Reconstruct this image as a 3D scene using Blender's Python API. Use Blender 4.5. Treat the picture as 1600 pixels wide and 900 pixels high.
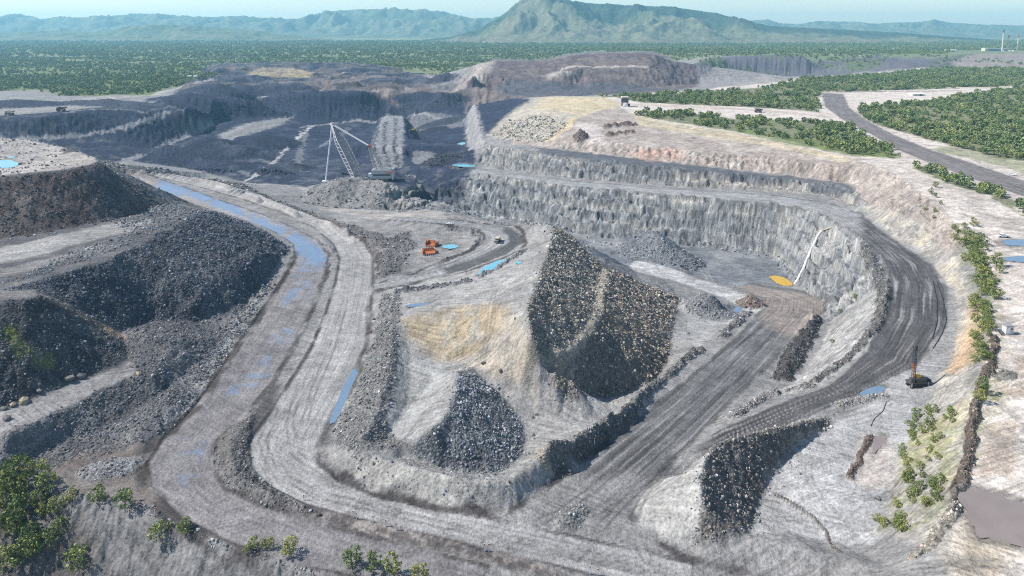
import bpy, math, random
import numpy as np
from mathutils import Vector, Matrix
from mathutils.geometry import delaunay_2d_cdt

for o in list(bpy.data.objects):
    bpy.data.objects.remove(o)
S = bpy.context.scene
COL = S.collection
R = math.radians
rng = np.random.default_rng(7)
random.seed(7)

# ------------------------------------------------------------------ camera, sky, sun, exposure
CAM_Z, PITCH, FPX, PPV = 180.0, R(7.0), 1067.0, 176.0     # PPV: row of the photo the lens axis points at (frame shifted down)
cd = bpy.data.cameras.new('camera')
cam = bpy.data.objects.new('camera', cd); COL.objects.link(cam)
cam.location = (0, 0, CAM_Z); cam.rotation_euler = (R(90) - PITCH, 0, 0)
cd.sensor_width = 36; cd.lens = 36 * FPX / 1600; cd.shift_y = (PPV - 450) / 1600; cd.clip_start = 1; cd.clip_end = 90000
S.camera = cam
SUN_EL, SUN_AZ = R(46), R(-86)            # azimuth measured from +Y towards +X: the sun stands to the left
to_sun = Vector((math.sin(SUN_AZ) * math.cos(SUN_EL), math.cos(SUN_AZ) * math.cos(SUN_EL), math.sin(SUN_EL)))
W = bpy.data.worlds.new('World'); S.world = W; W.use_nodes = True
wn = W.node_tree; bg = wn.nodes['Background']
sky = wn.nodes.new('ShaderNodeTexSky'); sky.sky_type = 'NISHITA'; sky.sun_disc = False
sky.sun_elevation = SUN_EL; sky.sun_rotation = SUN_AZ; sky.altitude = 300; sky.air_density = 1.0; sky.dust_density = 0.6; sky.ozone_density = 1.7
wn.links.new(sky.outputs[0], bg.inputs[0]); bg.inputs[1].default_value = 0.125
sl = bpy.data.lights.new('sun', 'SUN'); sl.energy = 5.0; sl.angle = R(0.53); sl.color = (1, 0.955, 0.89)
so = bpy.data.objects.new('sun', sl); COL.objects.link(so)
so.rotation_euler = (-to_sun).to_track_quat('-Z', 'Y').to_euler()
S.render.engine = 'CYCLES'
S.view_settings.view_transform = 'Standard'; S.view_settings.look = 'None'
S.view_settings.exposure = 0.48; S.view_settings.gamma = 1; S.view_settings.use_curve_mapping = False
S.cycles.use_denoising = False; S.cycles.filter_width = 1.1
S.cycles.volume_bounces = 1; S.cycles.max_bounces = 6

# ------------------------------------------------------------------ pixel <-> place
cp, sp = math.cos(PITCH), math.sin(PITCH)
def ray(u, v):
    a, b = (u - 800.0), (PPV - v)
    return np.array([a, FPX * cp + b * sp, -FPX * sp + b * cp])
def P(u, v, z):
    d = ray(u, v); t = (z - CAM_Z) / d[2]
    return (d[0] * t, d[1] * t, float(z))
def proj(x, y, z):
    dz = z - CAM_Z
    w = y * cp - dz * sp
    return 800 + FPX * x / w, PPV - FPX * (y * sp + dz * cp) / w

# ------------------------------------------------------------------ noise in numpy
_perm = np.random.default_rng(3).permutation(4096)
_g = np.random.default_rng(4).random(4096) * 2 * np.pi
_gx, _gy = np.cos(_g), np.sin(_g)
def noise(x, y, seed=0):
    xi = np.floor(x).astype(np.int64); yi = np.floor(y).astype(np.int64)
    xf = x - xi; yf = y - yi
    def h(i, j):
        return _perm[(_perm[(i + seed * 131) & 4095] + j) & 4095]
    def dot(i, j, dx, dy):
        k = h(i, j); return _gx[k] * dx + _gy[k] * dy
    sx = xf * xf * xf * (xf * (xf * 6 - 15) + 10); sy = yf * yf * yf * (yf * (yf * 6 - 15) + 10)
    a = dot(xi, yi, xf, yf); b = dot(xi + 1, yi, xf - 1, yf)
    c = dot(xi, yi + 1, xf, yf - 1); d = dot(xi + 1, yi + 1, xf - 1, yf - 1)
    return 1.5 * ((a + sx * (b - a)) * (1 - sy) + (c + sx * (d - c)) * sy)
def fbm(x, y, scale, octs=4, seed=0, gain=0.5):
    r = np.zeros_like(x); f = 1.0 / scale; a = 1.0
    for o in range(octs):
        r += a * noise(x * f + 17.3 * o, y * f - 9.1 * o, seed + o); f *= 2.03; a *= gain
    return r
def sstep(a, b, x):
    t = np.clip((x - a) / (b - a), 0, 1); return t * t * (3 - 2 * t)
# ------------------------------------------------------------------ survey of the mine: break lines (u, v of the photo at height z)
BL = []      # each: list of (x, y, z)
def L(*pts):
    BL.append([P(*p) for p in pts])
def LW(*pts):
    BL.append([tuple(float(q) * (.95 if i < 2 and 500 < p[1] < 1500 else 1) for i, q in enumerate(p)) for p in pts])

# roads: stations (left u,v, right u,v, z)
ROADS = {}
def road(key, st):
    ROADS[key] = [(P(a, b, z), P(c, d, z)) for a, b, c, d, z in st]
    BL.append([p[0] for p in ROADS[key]]); BL.append([p[1] for p in ROADS[key]])
    BL.append([tuple((np.array(p[0]) + np.array(p[1])) / 2) for p in ROADS[key]])
road('outer', [(196,271,228,273,-14),(240,293,292,294,-14),(300,318,352,316,-15),(370,340,415,337,-16),(425,360,470,360,-17),(455,378,500,380,-18),(462,400,512,405,-18),
    (440,440,505,440,-18.5),(405,490,490,480,-19),(370,540,465,530,-19),(330,600,430,590,-20),(290,650,390,640,-20),(250,690,345,680,-20),
    (232,720,330,710,-20),(235,755,335,740,-20.5),(265,795,365,775,-21),(320,832,430,800,-21),(400,864,540,830,-21.5),(520,893,700,868,-22),(640,920,860,908,-22)])
road('inner', [(230,273,250,271,-14),(300,289,330,283,-14),(365,307,400,302,-15),(428,328,470,330,-16),(480,350,530,355,-17),(517,378,570,380,-18),(530,402,583,405,-18),
    (524,440,582,440,-18.5),(508,490,578,490,-19),(488,540,572,540,-19),(458,590,545,600,-20),(425,640,520,650,-20),(395,680,500,690,-20),
    (388,710,498,715,-20),(405,745,515,740,-20.5),(450,778,560,765,-21),(540,805,640,788,-21),(680,840,760,810,-21.5),(850,880,950,850,-22),(960,908,1200,908,-22)])
road('branch', [(585,437,585,453,-18.8),(650,424,660,439,-16),(700,405,730,421,-12),(745,385,790,398,-7),(757,372,818,381,-4),(745,358,812,364,-3),(700,350,770,352,-4),(640,345,700,345,-6),(600,343,620,338,-8)])
road('ramp', [(790,800,960,835,-21.5),(850,760,985,790,-22.5),(930,700,1030,742,-26),(1000,650,1085,690,-31),(1060,605,1130,640,-38),(1120,555,1180,590,-47),(1170,510,1230,540,-57),
    (1195,480,1282,495,-68),(1192,466,1290,470,-77),(1165,456,1255,455,-86),(1120,448,1190,446,-94)])
road('bench', [(1075,700,1060,745,-27),(1140,665,1150,697,-28),(1215,632,1250,657,-27),(1290,605,1350,610,-24),(1345,560,1440,560,-21),(1380,500,1478,500,-18),(1390,450,1474,440,-18),
    (1387,420,1445,405,-20),(1370,392,1400,378,-24),(1335,362,1360,350,-29),(1300,340,1335,332,-34),(1255,325,1290,317,-37),(1200,316,1220,307,-39),(1100,308,1110,299,-42),
    (1000,299,1000,291,-45),(900,291,900,284,-47),(800,279,800,272,-50),(740,269,740,263,-53)])
road('highway', [(1283,146,1318,146,1),(1290,170,1325,165,1),(1320,190,1350,185,1),(1360,210,1400,212,1),(1400,233,1450,232,1),(1450,255,1520,255,1),(1520,280,1600,282,1),(1600,308,1700,315,1),(1720,350,1820,352,1)])

# --- left dump, top platform and its face
L((-220,308,60),(-120,292,61),(0,276,62),(60,270,62),(120,262,62),(160,258,61))
L((-220,232,60),(-100,238,60),(0,246,60),(80,248,60),(150,254,60))
L((-200,200,65),(-100,206,65),(0,216,65),(60,222,65),(110,232,64),(150,246,62))
LW((-760,880,10),(-640,880,0),(-560,880,-8),(-500,850,-8),(-455,800,-8))
L((-220,405,27),(-100,388,27),(0,372,26),(60,364,26),(120,354,25),(170,345,23),(220,332,18),(252,318,6))
L((180,272,40),(215,295,24),(240,310,12))
# bench below it, edge of the large dark face
L((-200,440,28),(-60,415,28),(60,395,27),(150,372,26),(230,345,22),(285,325,16))
L((-200,505,30),(-100,482,30),(0,455,29),(50,440,29),(100,425,28),(150,412,27),(200,392,26),(250,362,24),(300,340,23),(330,331,21),(345,336,12))
L((452,388,-17),(445,400,-17),(420,430,-17),(390,462,-17),(365,500,-17),(340,540,-17),(320,560,-17))
L((375,345,-13),(420,364,-15),(448,384,-16))
L((300,470,-2),(340,440,0),(385,415,-2),(415,395,-4))
L((195,515,-7),(240,500,-10),(300,500,-14),(350,490,-16))
# lower left face
L((-200,530,32),(-100,500,32),(0,470,31),(40,468,31),(65,462,29),(105,478,18),(150,502,5),(190,522,-5))
L((-160,700,-8),(-80,668,-8),(0,640,-8),(50,622,-8),(100,602,-9),(160,578,-9),(200,563,-10))
L((-160,765,-8),(-80,728,-8),(0,690,-9),(60,660,-9),(120,630,-9.5),(180,600,-10),(215,580,-10))
L((210,560,-8),(230,545,-6),(255,528,-4),(275,535,-7),(262,560,-8),(240,580,-9))
L((-160,790,-21),(-60,752,-21),(30,718,-21),(100,690,-20),(170,662,-19),(230,630,-18),(270,600,-17),(300,570,-16))
L((300,660,-19),(330,610,-18),(352,570,-17.5),(380,525,-17.5))
L((275,610,-14),(245,650,-15),(215,690,-17))
L((60,735,-21),(120,725,-21),(200,700,-20.5),(215,740,-21),(180,765,-21))
# near batter at the bottom left
L((70,760,-22),(120,775,-22),(200,795,-22),(260,820,-22),(330,850,-22),(420,885,-22.5),(520,915,-23))
L((-160,800,-26),(-60,790,-26),(20,800,-27),(110,850,-34),(160,905,-40))
L((-200,960,-50),(0,960,-50),(120,960,-50),(260,960,-42),(420,960,-32))
LW((-260,90,-60),(-120,90,-60),(0,90,-50),(100,90,-40),(170,90,-15),(260,90,0))
L((640,940,-24),(900,940,-24),(1200,930,-22),(1300,930,-14))
# median mound
L((395,650,-18.5),(372,675,-16.5),(358,705,-16),(370,740,-16.5),(400,765,-17),(450,788,-18.5),(500,800,-20))
L((500,372,-16),(515,385,-15),(522,398,-16))
# wide rubble ridge right of the inner road
L((200,262,-8),(270,270,-8),(340,283,-8),(400,302,-8),(450,322,-9),(500,338,-9),(550,355,-9),(590,378,-10),(605,400,-12),(600,425,-15))
L((600,350,-10),(640,358,-10),(625,385,-13),(630,410,-14.5),(640,415,-15.5))
L((700,395,-13),(660,408,-15),(650,380,-13),(690,365,-10),(740,370,-7.5))
LW((-500,1010,-45),(-380,1000,-40),(-250,960,-38),(-150,900,-36))
L((470,330,-18),(540,335,-20),(600,338,-16))
# island: west rubble berm, outer lit slope, north-west part
L((606,470,-13),(612,500,-13),(612,530,-13),(606,580,-13),(592,640,-13),(570,680,-13),(556,706,-13))
L((640,462,-14),(700,455,-7),(760,440,1),(800,420,5))
L((630,492,-12),(700,481,-3),(770,474,6),(795,478,10))
L((625,525,-15),(660,545,-18),(692,565,-19),(722,562,-17),(760,540,-9),(788,512,0))
L((640,545,-18),(640,600,-20),(630,650,-20),(600,690,-19))
L((800,500,6),(800,545,-6),(808,590,-17))
L((740,575,-17),(790,600,-19),(830,605,-20))
# rock pile in the island
L((716,580,-9),(713,605,-4),(702,640,-3),(682,664,-4),(650,684,-9),(628,700,-15))
L((822,688,-25),(808,650,-25),(785,618,-23),(750,592,-19))
L((815,715,-24),(780,738,-23),(735,742,-22),(680,728,-20),(630,712,-18))
L((640,640,-20),(660,610,-20),(680,585,-18))
# south berm of the island
L((556,706,-13),(620,722,-12),(680,738,-12.5),(745,752,-13),(800,748,-14),(860,705,-14),(880,700,-15))
L((540,748,-20.5),(600,772,-21),(690,795,-21.5),(780,800,-21.5))
L((885,700,-16),(930,672,-21),(985,640,-26),(1010,615,-33),(1050,585,-40),(1090,552,-45))
L((1100,552,-48),(1160,505,-58),(1185,482,-67))
L((840,650,-26),(900,660,-26),(960,655,-28),(975,640,-29))
# two-lift tip face
L((866,352,6),(862,375,9),(850,410,13),(836,450,16),(823,480,16),(828,520,10),(842,562,-4))
L((818,352,0),(840,352,3),(856,350,5))
L((948,418,-24),(942,450,-17),(940,480,-11),(926,510,-9),(900,540,-7),(868,562,-6),(862,575,-8))
L((936,424,-23),(930,452,-16),(928,480,-10),(914,508,-8),(890,535,-6),(862,556,-5))
L((1062,465,-64),(1050,520,-57),(1040,570,-50),(1020,597,-46),(985,614,-43),(940,624,-38),(895,625,-30),(858,606,-21))
L((1010,448,-48),(1050,462,-58))
L((868,572,-7),(890,592,-14),(915,615,-27))
# light lower bench between tip face and ramp
L((985,418,-72),(1060,440,-74),(1130,465,-72),(1185,490,-70))
L((1000,408,-72),(1070,425,-75),(1150,450,-80),(1180,462,-78))
L((1085,520,-58),(1130,500,-63),(1165,490,-67))
L((1095,470,-55),(1110,474,-57),(1130,490,-65))
L((1105,500,-65),(1140,497,-68))
# pit floor and its walls
L((600,335,-60),(700,332,-96),(790,347,-100),(880,363,-100),(1000,378,-100),(1100,385,-100),(1210,402,-100),(1243,447,-100))
L((905,385,-100),(980,408,-96),(1080,420,-100),(1190,440,-100),(1240,450,-98))
L((1012,372,-80),(1030,385,-86),(1062,408,-97))
L((985,402,-99),(1060,413,-99))
L((1168,470,-74),(1176,460,-70),(1184,468,-76))
LW((60,760,-60),(60,850,-98),(30,900,-100))
L((1300,500,-64),(1282,545,-58),(1240,600,-44),(1205,620,-36),(1160,645,-31))
L((1270,505,-66),(1240,550,-58),(1200,595,-48),(1160,632,-37))
# batter right of the bench road up to the plateau
L((1500,905,3),(1470,860,2),(1492,800,1),(1506,740,1),(1516,680,1),(1524,620,1),(1530,570,1),(1540,520,1),(1552,480,0.5),(1562,440,0.5),(1552,405,0.5),(1520,365,1),(1490,342,2),(1450,310,3),(1400,272,3),(1330,247,4),(1200,218,6),(1130,205,7),(1050,195,8),(985,176,9))
L((1390,900,-8),(1360,870,-20),(1385,800,-22),(1395,740,-22),(1420,680,-22),(1450,630,-21),(1460,590,-20),(1490,560,-18),(1500,510,-16),(1490,450,-16),(1460,402,-18),(1420,380,-20))
L((1405,370,-20),(1370,340,-25),(1345,322,-28))
L((1380,315,-12),(1440,350,-10),(1480,390,-9),(1515,440,-8))
# flats at the bottom right, tip face
L((1294,652,-24),(1240,664,-16),(1180,672,-11),(1122,690,-8),(1100,718,-7),(1094,760,-8),(1096,800,-12),(1082,848,-20))
L((1302,662,-26),(1242,697,-26.5),(1205,742,-27),(1185,790,-27),(1168,836,-26))
L((1000,800,-20),(1030,770,-16),(1075,740,-11))
L((990,790,-21.5),(993,815,-21.5),(1040,845,-21.5),(1085,862,-21.5))
L((1100,862,-20),(1170,838,-17),(1240,852,-16.5),(1330,872,-15))
L((1130,882,-21.5),(1230,897,-21.5),(1300,915,-20))
L((1230,830,-26.5),(1300,850,-26),(1350,850,-25))
L((1300,690,-25.5),(1350,640,-24),(1420,615,-22))
L((1340,750,-26),(1370,690,-25),(1400,640,-23))
# plateau
L((1620,900,2),(1600,700,2),(1600,560,2),(1620,450,1.5),(1600,380,1.5))
L((1700,640,2),(1800,560,2),(1800,440,2),(1750,380,2))
L((1450,280,2),(1500,320,2),(1580,360,1.5))
L((1580,900,2),(1560,780,1.5),(1560,650,1.5))
# upper batters of the high wall
L((1345,322,-30),(1335,320,-32),(1290,305,-35.5),(1200,298,-39),(1100,293,-42),(1000,286,-44.5),(900,279,-46.5),(800,267,-49.5),(745,258,-52.5))
L((1340,300,-22),(1300,286,-22),(1200,277,-25),(1100,268,-23),(1010,258,-19.5),(930,248,-20),(850,238,-20),(800,232,-24),(760,226,-30))
L((1345,290,-21),(1320,284,-21),(1200,270,-24),(1100,260,-21),(1010,250,-19),(930,240,-19),(850,231,-19))
L((1340,268,-6),(1200,245,-5),(1100,238,-5),(1010,228,-4),(930,218,-3),(890,214,-3))
L((1050,215,2),(950,200,3),(895,190,5),(900,180,8))
# blasted mound
L((890,195,-2),(850,222,-14),(800,218,-20),(765,212,-24))
L((770,195,-14),(800,168,2),(830,156,8),(870,152,13),(930,153,13),(970,163,10))
L((855,170,13),(900,170,13),(945,172,11))
# grey mound in front of the dragline
L((472,306,-27),(500,289,-15),(530,279,-6),(555,277,-6),(568,282,-9),(590,280,-6),(608,286,-8),(626,299,-18),(640,309,-27))
L((474,318,-29),(520,323,-30),(580,327,-30),(640,328,-31),(690,328,-34))
L((645,318,-24),(668,311,-20),(688,318,-24),(700,325,-32))
LW((-330,1000,-50),(-250,1010,-52),(-180,1010,-52),(-110,980,-58),(-70,930,-70)); LW((-280,1110,-52),(-220,1120,-52),(-160,1120,-52),(-150,1060,-52))
# far pit beyond the dragline
L((690,318,-90),(640,300,-80),(470,290,-75),(390,287,-76))
L((740,258,-76),(700,252,-78),(650,250,-78),(560,250,-80),(500,262,-80),(440,275,-78))
L((735,245,-72),(735,225,-68),(730,205,-62),(725,185,-50))
L((752,222,-30),(745,200,-24),(740,178,-18),(738,165,-10))
L((560,215,-80),(590,190,-72),(605,182,-66))
L((660,225,-80),(650,205,-78),(632,185,-66))
L((622,262,-66),(628,232,-58),(632,205,-52),(630,182,-48))
L((600,268,-66),(585,235,-58),(590,205,-52),(603,182,-48))
L((520,192,-70),(560,188,-66),(600,181,-52),(640,180,-50),(700,181,-50),(730,180,-50))
L((400,172,-40),(470,170,-38),(520,168,-36),(560,165,-34),(600,158,-30),(640,165,-34),(700,166,-33),(740,164,-30))
L((600,172,-44),(625,150,-14),(610,147,-10))
L((400,152,-8),(470,152,-9),(540,152,-10),(600,146,-10),(680,147,-12),(760,148,-12),(800,150,-10))
L((480,143,-2),(560,140,-2),(640,135,-3),(700,133,-4),(760,140,-4))
L((520,133,2),(560,126,8),(600,123,10),(640,122,9),(670,121,8),(680,130,2))
L((540,118,4),(600,117,2),(700,117,2),(760,117,2))
# spoil ridges at the left of the far pit
L((-200,188,16),(-100,186,16),(0,184,16),(60,182,16),(110,176,16),(150,170,14),(200,171,8),(228,176,0),(250,170,2),(268,164,6),(285,172,-4),(310,178,-18),(345,185,-40))
L((-200,178,14),(0,174,14),(100,166,13),(190,160,8),(280,152,6))
L((-60,222,-14),(60,217,-20),(110,214,-22),(170,206,-22),(215,194,-16),(250,182,-12))
L((195,250,-52),(230,240,-55),(270,222,-58),(300,210,-54),(335,195,-50),(348,191,-47))
L((250,245,-58),(285,228,-54),(320,222,-56),(370,240,-66),(390,262,-72))
L((280,262,-72),(340,272,-75),(390,280,-77))
L((350,215,-52),(380,205,-50),(420,192,-52),(470,196,-58),(480,220,-70),(470,250,-77))
L((360,190,-40),(400,183,-44),(460,182,-50))
L((270,150,6),(300,143,14),(320,152,6),(350,150,2),(390,160,-12))
L((290,168,6),(340,165,-8),(380,168,-20))
# far dumps on the left
L((310,132,10),(330,122,16),(345,120,14),(385,135,4))
L((352,118,12),(360,107,27),(400,104,28),(440,103,28),(480,101,29),(520,103,27),(538,115,8))
L((352,125,4),(380,122,4),(440,125,3),(500,122,3),(520,120,4))
L((380,124,5),(400,112,16),(420,118,10),(435,110,18),(460,113,15),(485,118,7))
L((410,135,2),(440,126,10),(470,133,4))
L((340,103,2),(420,99,2),(540,100,2))
L((0,150,14),(30,146,16),(75,152,10),(110,158,8))
L((-200,140,2),(0,140,2),(100,150,4),(200,146,4),(330,120,3))
L((140,158,12),(170,150,20),(190,158,12))
# great dump in the middle distance
L((700,150,-8),(735,128,22),(770,94,74),(800,96,70),(840,97,66),(865,92,80),(905,84,94),(1000,82,97),(1022,84,94),(1045,94,70),(1092,128,2))
L((820,150,0),(850,142,4),(900,138,5),(960,140,4),(1020,137,3),(1090,131,2))
L((860,122,28),(880,109,55),(940,106,57),(1010,105,57),(1045,125,20))
L((740,140,4),(790,146,2),(830,128,20),(870,128,22),(900,130,16))
L((905,96,72),(960,93,78),(1020,95,72))
L((1000,150,8),(1100,143,6),(1200,130,5),(1290,122,4))
LW((100,3300,5),(400,3300,5),(700,3300,5),(-100,3100,4))
# far rim on the right
L((1090,120,-30),(1150,118,-42),(1250,117,-45),(1330,113,-42),(1400,110,-36),(1450,107,-22),(1480,104,0))
L((1085,100,20),(1110,92,36),(1200,88,44),(1300,88,44),(1370,89,42),(1410,91,37),(1480,90,37))
L((1100,84,46),(1250,83,46),(1400,85,42))
L((1420,100,10),(1480,96,24),(1530,86,40),(1600,84,42),(1700,84,42),(1850,88,42))
L((1470,107,4),(1600,107,4),(1800,107,4))
# plain
for y in (2600, 3400, 4200, 5200, 6500, 8000):
    for fx in (-0.9, -0.7, -0.5, -0.3):
        LW((fx * y, y, 2 + 0.002 * (y - 2600)))
for y in (5600, 6500, 8000):
    for fx in (-0.1, 0.1, 0.3, 0.5, 0.7, 0.9):
        LW((fx * y, y, 8 + 0.002 * (y - 2600)))
L((1150,175,6),(1240,165,4),(1250,185,3),(1150,190,6),(1300,225,2),(1230,200,4))
L((1380,150,2),(1500,140,2),(1600,140,2),(1750,140,2)); L((1400,180,2),(1600,180,2),(1800,190,2)); L((1500,220,2),(1600,230,2),(1800,250,2)); L((1300,125,3),(1500,118,3),(1700,118,3))
L((1060,178,8),(1130,165,7),(1000,160,9))

# ------------------------------------------------------------------ triangulate and sample on the ground grid
pts = []
for l in BL:
    if len(l) == 1: pts.append(l[0]); continue
    for a, b in zip(l[:-1], l[1:]):
        a = np.array(a); b = np.array(b); dd = np.hypot(*(b - a)[:2])
        n = max(1, int(dd / max(3.0, 0.012 * 0.5 * (a[1] + b[1]))))
        for i in range(n): pts.append(tuple(a + (b - a) * i / n))
    pts.append(tuple(l[-1]))
NX = 1060
rows = np.concatenate([np.geomspace(105, 700, 430), np.geomspace(700, 1120, 290)[1:], np.geomspace(1120, 2600, 175)[1:], np.geomspace(2600, 9000, 90)[1:], np.geomspace(9000, 20000, 10)[1:]])
NY = len(rows)
def halfw(y): return 0.82 * (y * cp + 30) + 48
for y in (60, 105, 150, 200, 300, 420, 560, 760, 1000, 1300, 1800, 2600, 4000, 9000, 50000):
    for s in (-1, 1):
        x = s * (halfw(y) * 1.25 + 60)
        z = (2 if s > 0 else (60 if 300 < y < 760 else -30 if y < 300 else 14)) if y < 2600 else 10
        pts.append((x, float(y), float(z)))
for x in (-30000, -9000, 9000, 30000): pts.append((x, 50000., 10.)); pts.append((x * .2, 9000., 20.))
pa = np.array(pts); key = np.round(pa[:, :2] / 1.5).astype(np.int64)
_, ui = np.unique(key, axis=0, return_index=True); pa = pa[np.sort(ui)]
res = delaunay_2d_cdt([Vector((p[0], p[1])) for p in pa], [], [], 0, 1e-4)
tv = np.array([(v.x, v.y) for v in res[0]]); tz = np.array([pa[i[0], 2] if i else 0 for i in res[3]])
GX = np.empty((NY, NX)); GY = np.empty((NY, NX)); GZ = np.full((NY, NX), np.nan)
tcol = np.linspace(-1, 1, NX); hw = halfw(rows)
GX[:] = hw[:, None] * tcol[None, :]; GY[:] = rows[:, None]
for f in res[2]:
    A, B, C = tv[f[0]], tv[f[1]], tv[f[2]]
    y0, y1 = min(A[1], B[1], C[1]), max(A[1], B[1], C[1])
    i0, i1 = np.searchsorted(rows, y0), np.searchsorted(rows, y1, side='right')
    if i0 >= i1: continue
    x0, x1 = min(A[0], B[0], C[0]), max(A[0], B[0], C[0])
    h0, h1 = hw[i0], hw[i1 - 1]
    c0 = min(x0 / h0, x0 / h1); c1 = max(x1 / h0, x1 / h1)
    j0 = max(0, int((c0 + 1) / 2 * (NX - 1))); j1 = min(NX, int((c1 + 1) / 2 * (NX - 1)) + 2)
    if j0 >= j1: continue
    X = GX[i0:i1, j0:j1]; Y = GY[i0:i1, j0:j1]
    den = (B[1] - C[1]) * (A[0] - C[0]) + (C[0] - B[0]) * (A[1] - C[1])
    if abs(den) < 1e-9: continue
    w0 = ((B[1] - C[1]) * (X - C[0]) + (C[0] - B[0]) * (Y - C[1])) / den
    w1 = ((C[1] - A[1]) * (X - C[0]) + (A[0] - C[0]) * (Y - C[1])) / den
    w2 = 1 - w0 - w1
    m = (w0 >= -1e-6) & (w1 >= -1e-6) & (w2 >= -1e-6)
    zz = w0 * tz[f[0]] + w1 * tz[f[1]] + w2 * tz[f[2]]
    sub = GZ[i0:i1, j0:j1]; sub[m] = zz[m]
GZ[np.isnan(GZ)] = 5.0
def blur(a, n=1):
    for _ in range(n):
        p = np.pad(a, 1, mode='edge')
        a = (p[:-2, 1:-1] + 2 * p[1:-1, 1:-1] + p[2:, 1:-1]) / 4
        p = np.pad(a, 1, mode='edge')
        a = (p[1:-1, :-2] + 2 * p[1:-1, 1:-1] + p[1:-1, 2:]) / 4
    return a
GZ = blur(GZ, 2)
def hz(x, y, grid=None):
    g = GZ if grid is None else grid
    x = np.asarray(x, float); y = np.asarray(y, float)
    i = np.clip(np.searchsorted(rows, y) - 1, 0, NY - 2); fy = np.clip((y - rows[i]) / (rows[i + 1] - rows[i]), 0, 1)
    c = np.clip((x / halfw(y) + 1) / 2 * (NX - 1), 0, NX - 1.001); j = c.astype(int); fx = c - j
    return (g[i, j] * (1 - fx) + g[i, j + 1] * fx) * (1 - fy) + (g[i + 1, j] * (1 - fx) + g[i + 1, j + 1] * fx) * fy
_T = np.geomspace(120, 9000, 6000)
def G(u, v):
    d = ray(u, v); d = d / np.hypot(d[0], d[1])
    x, y, z = d[0] * _T, d[1] * _T, CAM_Z + d[2] * _T
    b = np.nonzero(z < hz(x, y))[0]
    k = b[0] if len(b) else len(_T) - 1
    return (x[k], y[k], float(hz(x[k], y[k])))
BASEZ = GZ.copy()
# ------------------------------------------------------------------ zones of the ground: colour, rubble, what belongs to which thing
N = NY * NX
X0, Y0 = GX.ravel(), GY.ravel()
WX = X0 + fbm(X0, Y0, 14, 3, 50) * np.clip(Y0 / 220, 1.2, 9); WY = Y0 + fbm(X0, Y0, 14, 3, 60) * np.clip(Y0 / 220, 1.2, 9)
def inpoly(poly, x, y):
    c = np.zeros(x.shape, bool); n = len(poly)
    for i in range(n):
        (xa, ya), (xb, yb) = poly[i][:2], poly[(i + 1) % n][:2]
        if ya == yb: continue
        t = (ya > y) != (yb > y)
        c ^= t & (x < (xb - xa) * (y - ya) / (yb - ya) + xa)
    return c
def polydist(pl, x, y, closed=False):
    """distance to a polyline, arc length of the nearest point, signed side"""
    best = np.full(x.shape, 1e9); bs = np.zeros(x.shape); sg = np.zeros(x.shape); acc = 0.0
    p = [np.array(q[:2], float) for q in pl]
    if closed: p = p + [p[0]]
    for a, b in zip(p[:-1], p[1:]):
        d = b - a; l = np.hypot(*d)
        if l < 1e-6: continue
        d = d / l; rx, ry = x - a[0], y - a[1]
        t = np.clip(rx * d[0] + ry * d[1], 0, l)
        q = np.hypot(rx - t * d[0], ry - t * d[1]); m = q < best
        best[m] = q[m]; bs[m] = (acc + t)[m]; sg[m] = np.sign(d[0] * ry - d[1] * rx)[m]
        acc += l
    return best, bs, sg
def mask(uv, feather=0.0, warp=True, world=False):
    """soft membership 0..1 of every ground point in a patch outlined in the photo and laid onto the ground"""
    poly = [p[:2] for p in uv] if world else [G(*p)[:2] for p in uv]
    xs = [p[0] for p in poly]; ys = [p[1] for p in poly]; mg = feather + 12
    out = np.zeros(N)
    i0, i1 = np.searchsorted(rows, min(ys) - mg), np.searchsorted(rows, max(ys) + mg)
    s = slice(i0 * NX, i1 * NX)
    x, y = (WX[s], WY[s]) if warp else (X0[s], Y0[s])
    b = np.nonzero((x > min(xs) - mg) & (x < max(xs) + mg))[0]
    x, y = x[b], y[b]
    ins = inpoly(poly, x, y)
    if feather > 0:
        d, _, _ = polydist(poly, x, y, True)
        val = sstep(-feather, feather, np.where(ins, d, -d))
    else: val = ins.astype(float)
    out[s.start + b] = val
    return out
def band(uv, width, world=False, warp=True):
    pl = uv if world else [G(*p) for p in uv]
    ys = [p[1] for p in pl]; xs = [p[0] for p in pl]
    D = np.full(N, 1e9); Sx = np.zeros(N); Sg = np.zeros(N)
    i0, i1 = np.searchsorted(rows, min(ys) - width), np.searchsorted(rows, max(ys) + width)
    s = slice(i0 * NX, i1 * NX)
    x, y = (X0[s], Y0[s])
    b = np.nonzero((x > min(xs) - width) & (x < max(xs) + width))[0]
    if warp:
        x, y = WX[s][b], WY[s][b]
    else: x, y = x[b], y[b]
    d, ss, g = polydist(pl, x, y)
    D[s.start + b] = d; Sx[s.start + b] = ss; Sg[s.start + b] = g
    return D, Sx, Sg
C = np.empty((N, 3)); C[:] = (.225, .217, .21)
RUB = np.zeros(N); WET = np.zeros(N); STK = np.zeros(N); UVR = np.zeros((N, 2)); CLS = np.zeros(N, np.int16); AMP = np.full(N, .22); RILL = np.zeros(N)
RCOL = np.empty((N, 3)); RCOL[:] = (.20, .20, .205)
def paint(m, col, k=1.0):
    i = np.nonzero(m > 1e-3)[0]; C[i] += (np.array(col) - C[i]) * (m[i] * k)[:, None]
CLN = {0: ('ground', None)}
def cls(m, name, info):
    k = len(CLN); CLN[k] = (name, info); CLS[m > 0.5] = k; return k
GREYL, GREYD, COAL, TAN, PINK, BRN, BLUE = (.33,.32,.31), (.14,.135,.135), (.055,.052,.052), (.40,.315,.20), (.32,.27,.235), (.17,.13,.10), (.085,.088,.105)
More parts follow.
